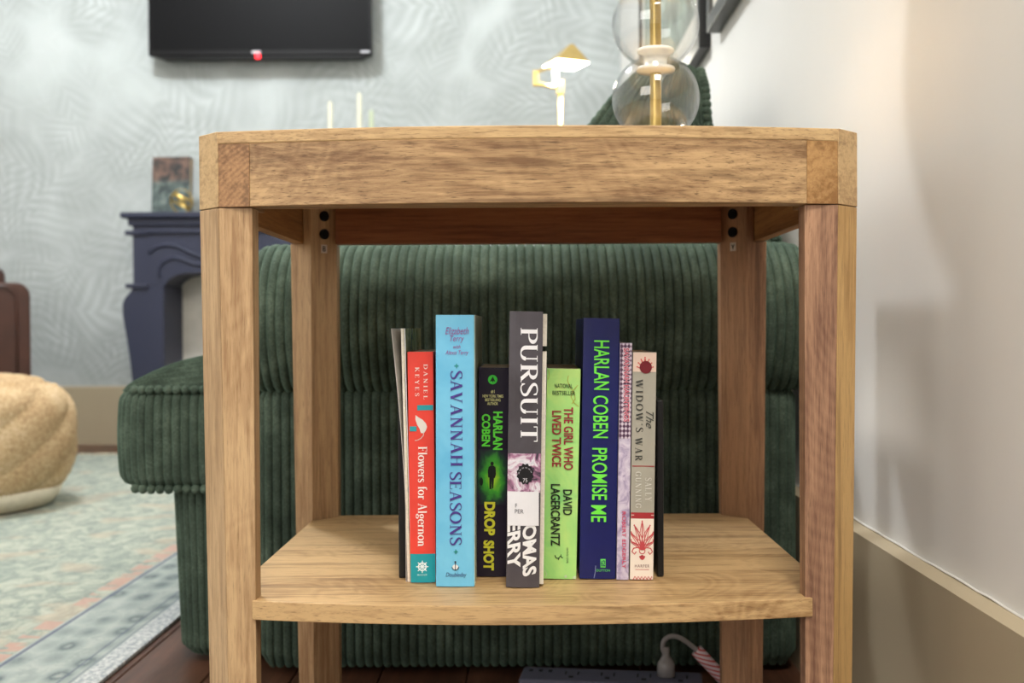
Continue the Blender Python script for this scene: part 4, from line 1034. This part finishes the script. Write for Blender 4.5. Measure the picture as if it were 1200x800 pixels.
for ax, nm in (((.2, 1, .1), 0), ((.25, .35, .9), 1), ((.75, .3, .6), 2)):
    axv = Vector(ax).normalized(); u = axv.orthogonal().normalized(); v = axv.cross(u); rr = ro * (1 - .03 * nm); vs, fs = [], []
    n_ = 40
    for k in range(n_):
        d = u * math.cos(2 * math.pi * k / n_) + v * math.sin(2 * math.pi * k / n_)
        for r_, h_ in ((rr, -.0065), (rr, .0065), (rr - .0025, .0065), (rr - .0025, -.0065)): vs.append(Vector((mx(210.5), 4.31, zm + ro + .0005)) + d * r_ * .97 + axv * h_ * .62)
    for k in range(n_):
        j = (k + 1) % n_
        for e in range(4): fs.append((4 * k + e, 4 * j + e, 4 * j + (e + 1) % 4, 4 * k + (e + 1) % 4))
    mesh('ring', vs, fs, M['goldband'], ob)
for px_, py_, mt_, lb in ((389, 118, 'candle', 'faint pale taper candle on the mantel, left of the pair near the table top'), (423, 108, 'candle', 'faint pale taper candle on the mantel, tallest of the three'), (437, 128, 'candleG', 'short green-tinged taper candle on the mantel, rightmost')):
    Yk = 4.42; kq = Yk / F; cx_ = (px_ - 620) * kq; ztop = H + (385 - py_) * kq
    cd = thing('taper_candle', lb, 'candle', (cx_, Yk, zm), (0, 0, 0), 'taper candles on the mantel')
    MB().lathe([(0, zm + .0002), (.021, zm + .0002), (.021, zm + .008), (.008, zm + .014), (.007, zm + .10), (.016, zm + .11), (.016, zm + .125), (0, zm + .125)], cx_, Yk, 20).build('holder', M['brass'], cd, smooth=True)
    MB().lathe([(.0105, zm + .12), (.0095, ztop - .01), (.003, ztop), (0, ztop)], cx_, Yk, 14).build('candle', M[mt_], cd, smooth=True)

# ------------------------------------------------------------------ picture frames on the right wall
def wall_frame(label, mt, y0, y1, z0, xo, fw=.03):
    z1 = z0 + .62
    o = thing('picture_frame', label, 'picture', (XR, (y0 + y1) / 2, z0))
    MB().box(xo, XR, y0, y1, z0, z0 + fw).build('frame_rail', mt, o, bevel=.0015); MB().box(xo, XR, y0, y1, z1 - fw, z1).build('frame_rail', mt, o, bevel=.0015)
    MB().box(xo, XR, y0, y0 + fw, z0 + fw, z1 - fw).build('frame_rail', mt, o, bevel=.0015); MB().box(xo, XR, y1 - fw, y1, z0 + fw, z1 - fw).build('frame_rail', mt, o, bevel=.0015)
    MB().box(xo + .008, XR - .001, y0 + fw, y1 - fw, z0 + fw, z1 - fw).build('mount', M['mat'], o)
    MB().box(xo + .007, xo + .009, y0 + fw + .07, y1 - fw - .07, z0 + fw + .07, z1 - fw - .07).build('print', M['print'], o)
wall_frame('black picture frame on white wall, the farther of two', M['frameK'], 2.335, 3.6, H + .588, .360)
wall_frame('dark grey picture frame on white wall, the nearer of two', M['frameG'], 1.62, 2.225, H + .588, .358)

# ------------------------------------------------------------------ rug
RX0, RX1, RY0, RY1 = -3.1, -.57, .15, 4.16
rugo = MB().box(RX0, RX1, RY0, RY1, .0002, .007).build('rug', M['rug'], bevel=.002)
tag(rugo, 'faded blue-green and pink patterned rug on the wood floor', 'rug')
fr = MB()
xx = RX0 + .01
while xx < RX1 - .005:
    dx = random.uniform(-.012, .012); L = random.uniform(.025, .055)
    fr.tube([(xx, RY1 - .003, .004), (xx + dx * .5, RY1 + L * .5, .007), (xx + dx, RY1 + L, .003)], [.0035, .004, .0025], 5)
    xx += .011
o_ = fr.build('fringe', plain('cream_fringe', (206, 196, 170), .9), rugo); o_['kind'] = 'stuff'

# ------------------------------------------------------------------ jute pouf
PX, PY = -1.505, 2.92
pf_ = thing('pouf', 'round braided jute pouf with pale base on the patterned rug', 'pouf', (PX, PY, .007))
PR = .285; pz0, pz1 = .055, .355
prof2 = catmull([(PR * .80, 0, pz0 - .02), (PR * .92, 0, pz0 + .02), (PR * 1.0, 0, .14), (PR * 1.01, 0, .21), (PR * .97, 0, .28), (PR * .84, 0, .325), (PR * .62, 0, .347), (PR * .3, 0, .358), (.002, 0, .362)], 9)
vs, fs = [], []; n_ = 260; m_ = len(prof2); tot = m_ - 1
for i, p in enumerate(prof2):
    for k in range(n_):
        th = 2 * math.pi * k / n_
        if p.z < .318 or i < tot * .5: ph = th * 9 - p.z * 52; amp = .0085
        else: ph = (p.x / PR) * 50 + th; amp = .005
        d = amp * (abs(math.sin(ph / 2)) ** .7 - .6) + .0018 * math.sin(th * 130 + i * 2.2)
        if abs(p.z - .331) < .006: d -= .006
        rr = p.x + d * (1 if p.z < .318 else .25)
        vs.append((PX + rr * math.cos(th), PY + rr * math.sin(th), p.z + (d if p.z >= .318 else 0)))
for i in range(m_ - 1):
    fs += [(i * n_ + k, i * n_ + (k + 1) % n_, (i + 1) * n_ + (k + 1) % n_, (i + 1) * n_ + k) for k in range(n_)]
mesh('braided_cover', vs, fs, M['jute'], pf_, smooth=True)
MB().lathe([(0, .0075), (PR * .70, .0075), (PR * .80, .014), (PR * .86, .035), (PR * .90, .062), (PR * .8, .07), (0, .07)], PX, PY, 64).build('canvas_base', M['canvas'], pf_, smooth=True)

# ------------------------------------------------------------------ leather armchair at the left edge
AY = 3.75; ka = AY / F
ach = thing('armchair', 'dark brown leather armchair at the left edge behind the jute pouf', 'armchair', ((36 - 620) * ka, AY, 0), (0, 0, math.radians(27)))
atop = H + (385 - 328) * ka
def armshape(x0, x1, zt_):
    r = .045; p = [(x0, .07)] + [(x0 + r - r * math.cos(math.radians(a)), zt_ - r + r * math.sin(math.radians(a))) for a in range(0, 91, 15)]
    p += [(x1 - r + r * math.sin(math.radians(a)), zt_ - r + r * math.cos(math.radians(a))) for a in range(0, 91, 15)] + [(x1, .07)]
    return p
for x0, x1 in ((-.15, 0), (-.84, -.69)):
    MB().prism(armshape(x0, x1, atop), 0, .62, 'y').build('arm', M['leather'], ach, local=True, bevel=.008)
    MB().tube([(x, -.002, z) for x, z in armshape(x0 + .014, x1 - .042, atop - .014)], .005, 8).build('piping', M['leather'], ach, local=True, smooth=True)
MB().box(-.69, -.15, -.01, .50, .28, .46).build('seat_cushion', M['leather'], ach, local=True, bevel=.03, seg=4)
MB().box(-.69, -.15, .02, .60, .08, .27).build('seat_base', M['leather'], ach, local=True, bevel=.008)
MB().box(-.81, -.06, .48, .64, .10, .71).build('backrest', M['leather'], ach, local=True, bevel=.04, seg=4)
for fx in (-.80, -.04):
    for fy in (.05, .56): MB().box(fx - .022, fx + .022, fy - .022, fy + .022, .0074, .072).build('foot', M['black'], ach, local=True)
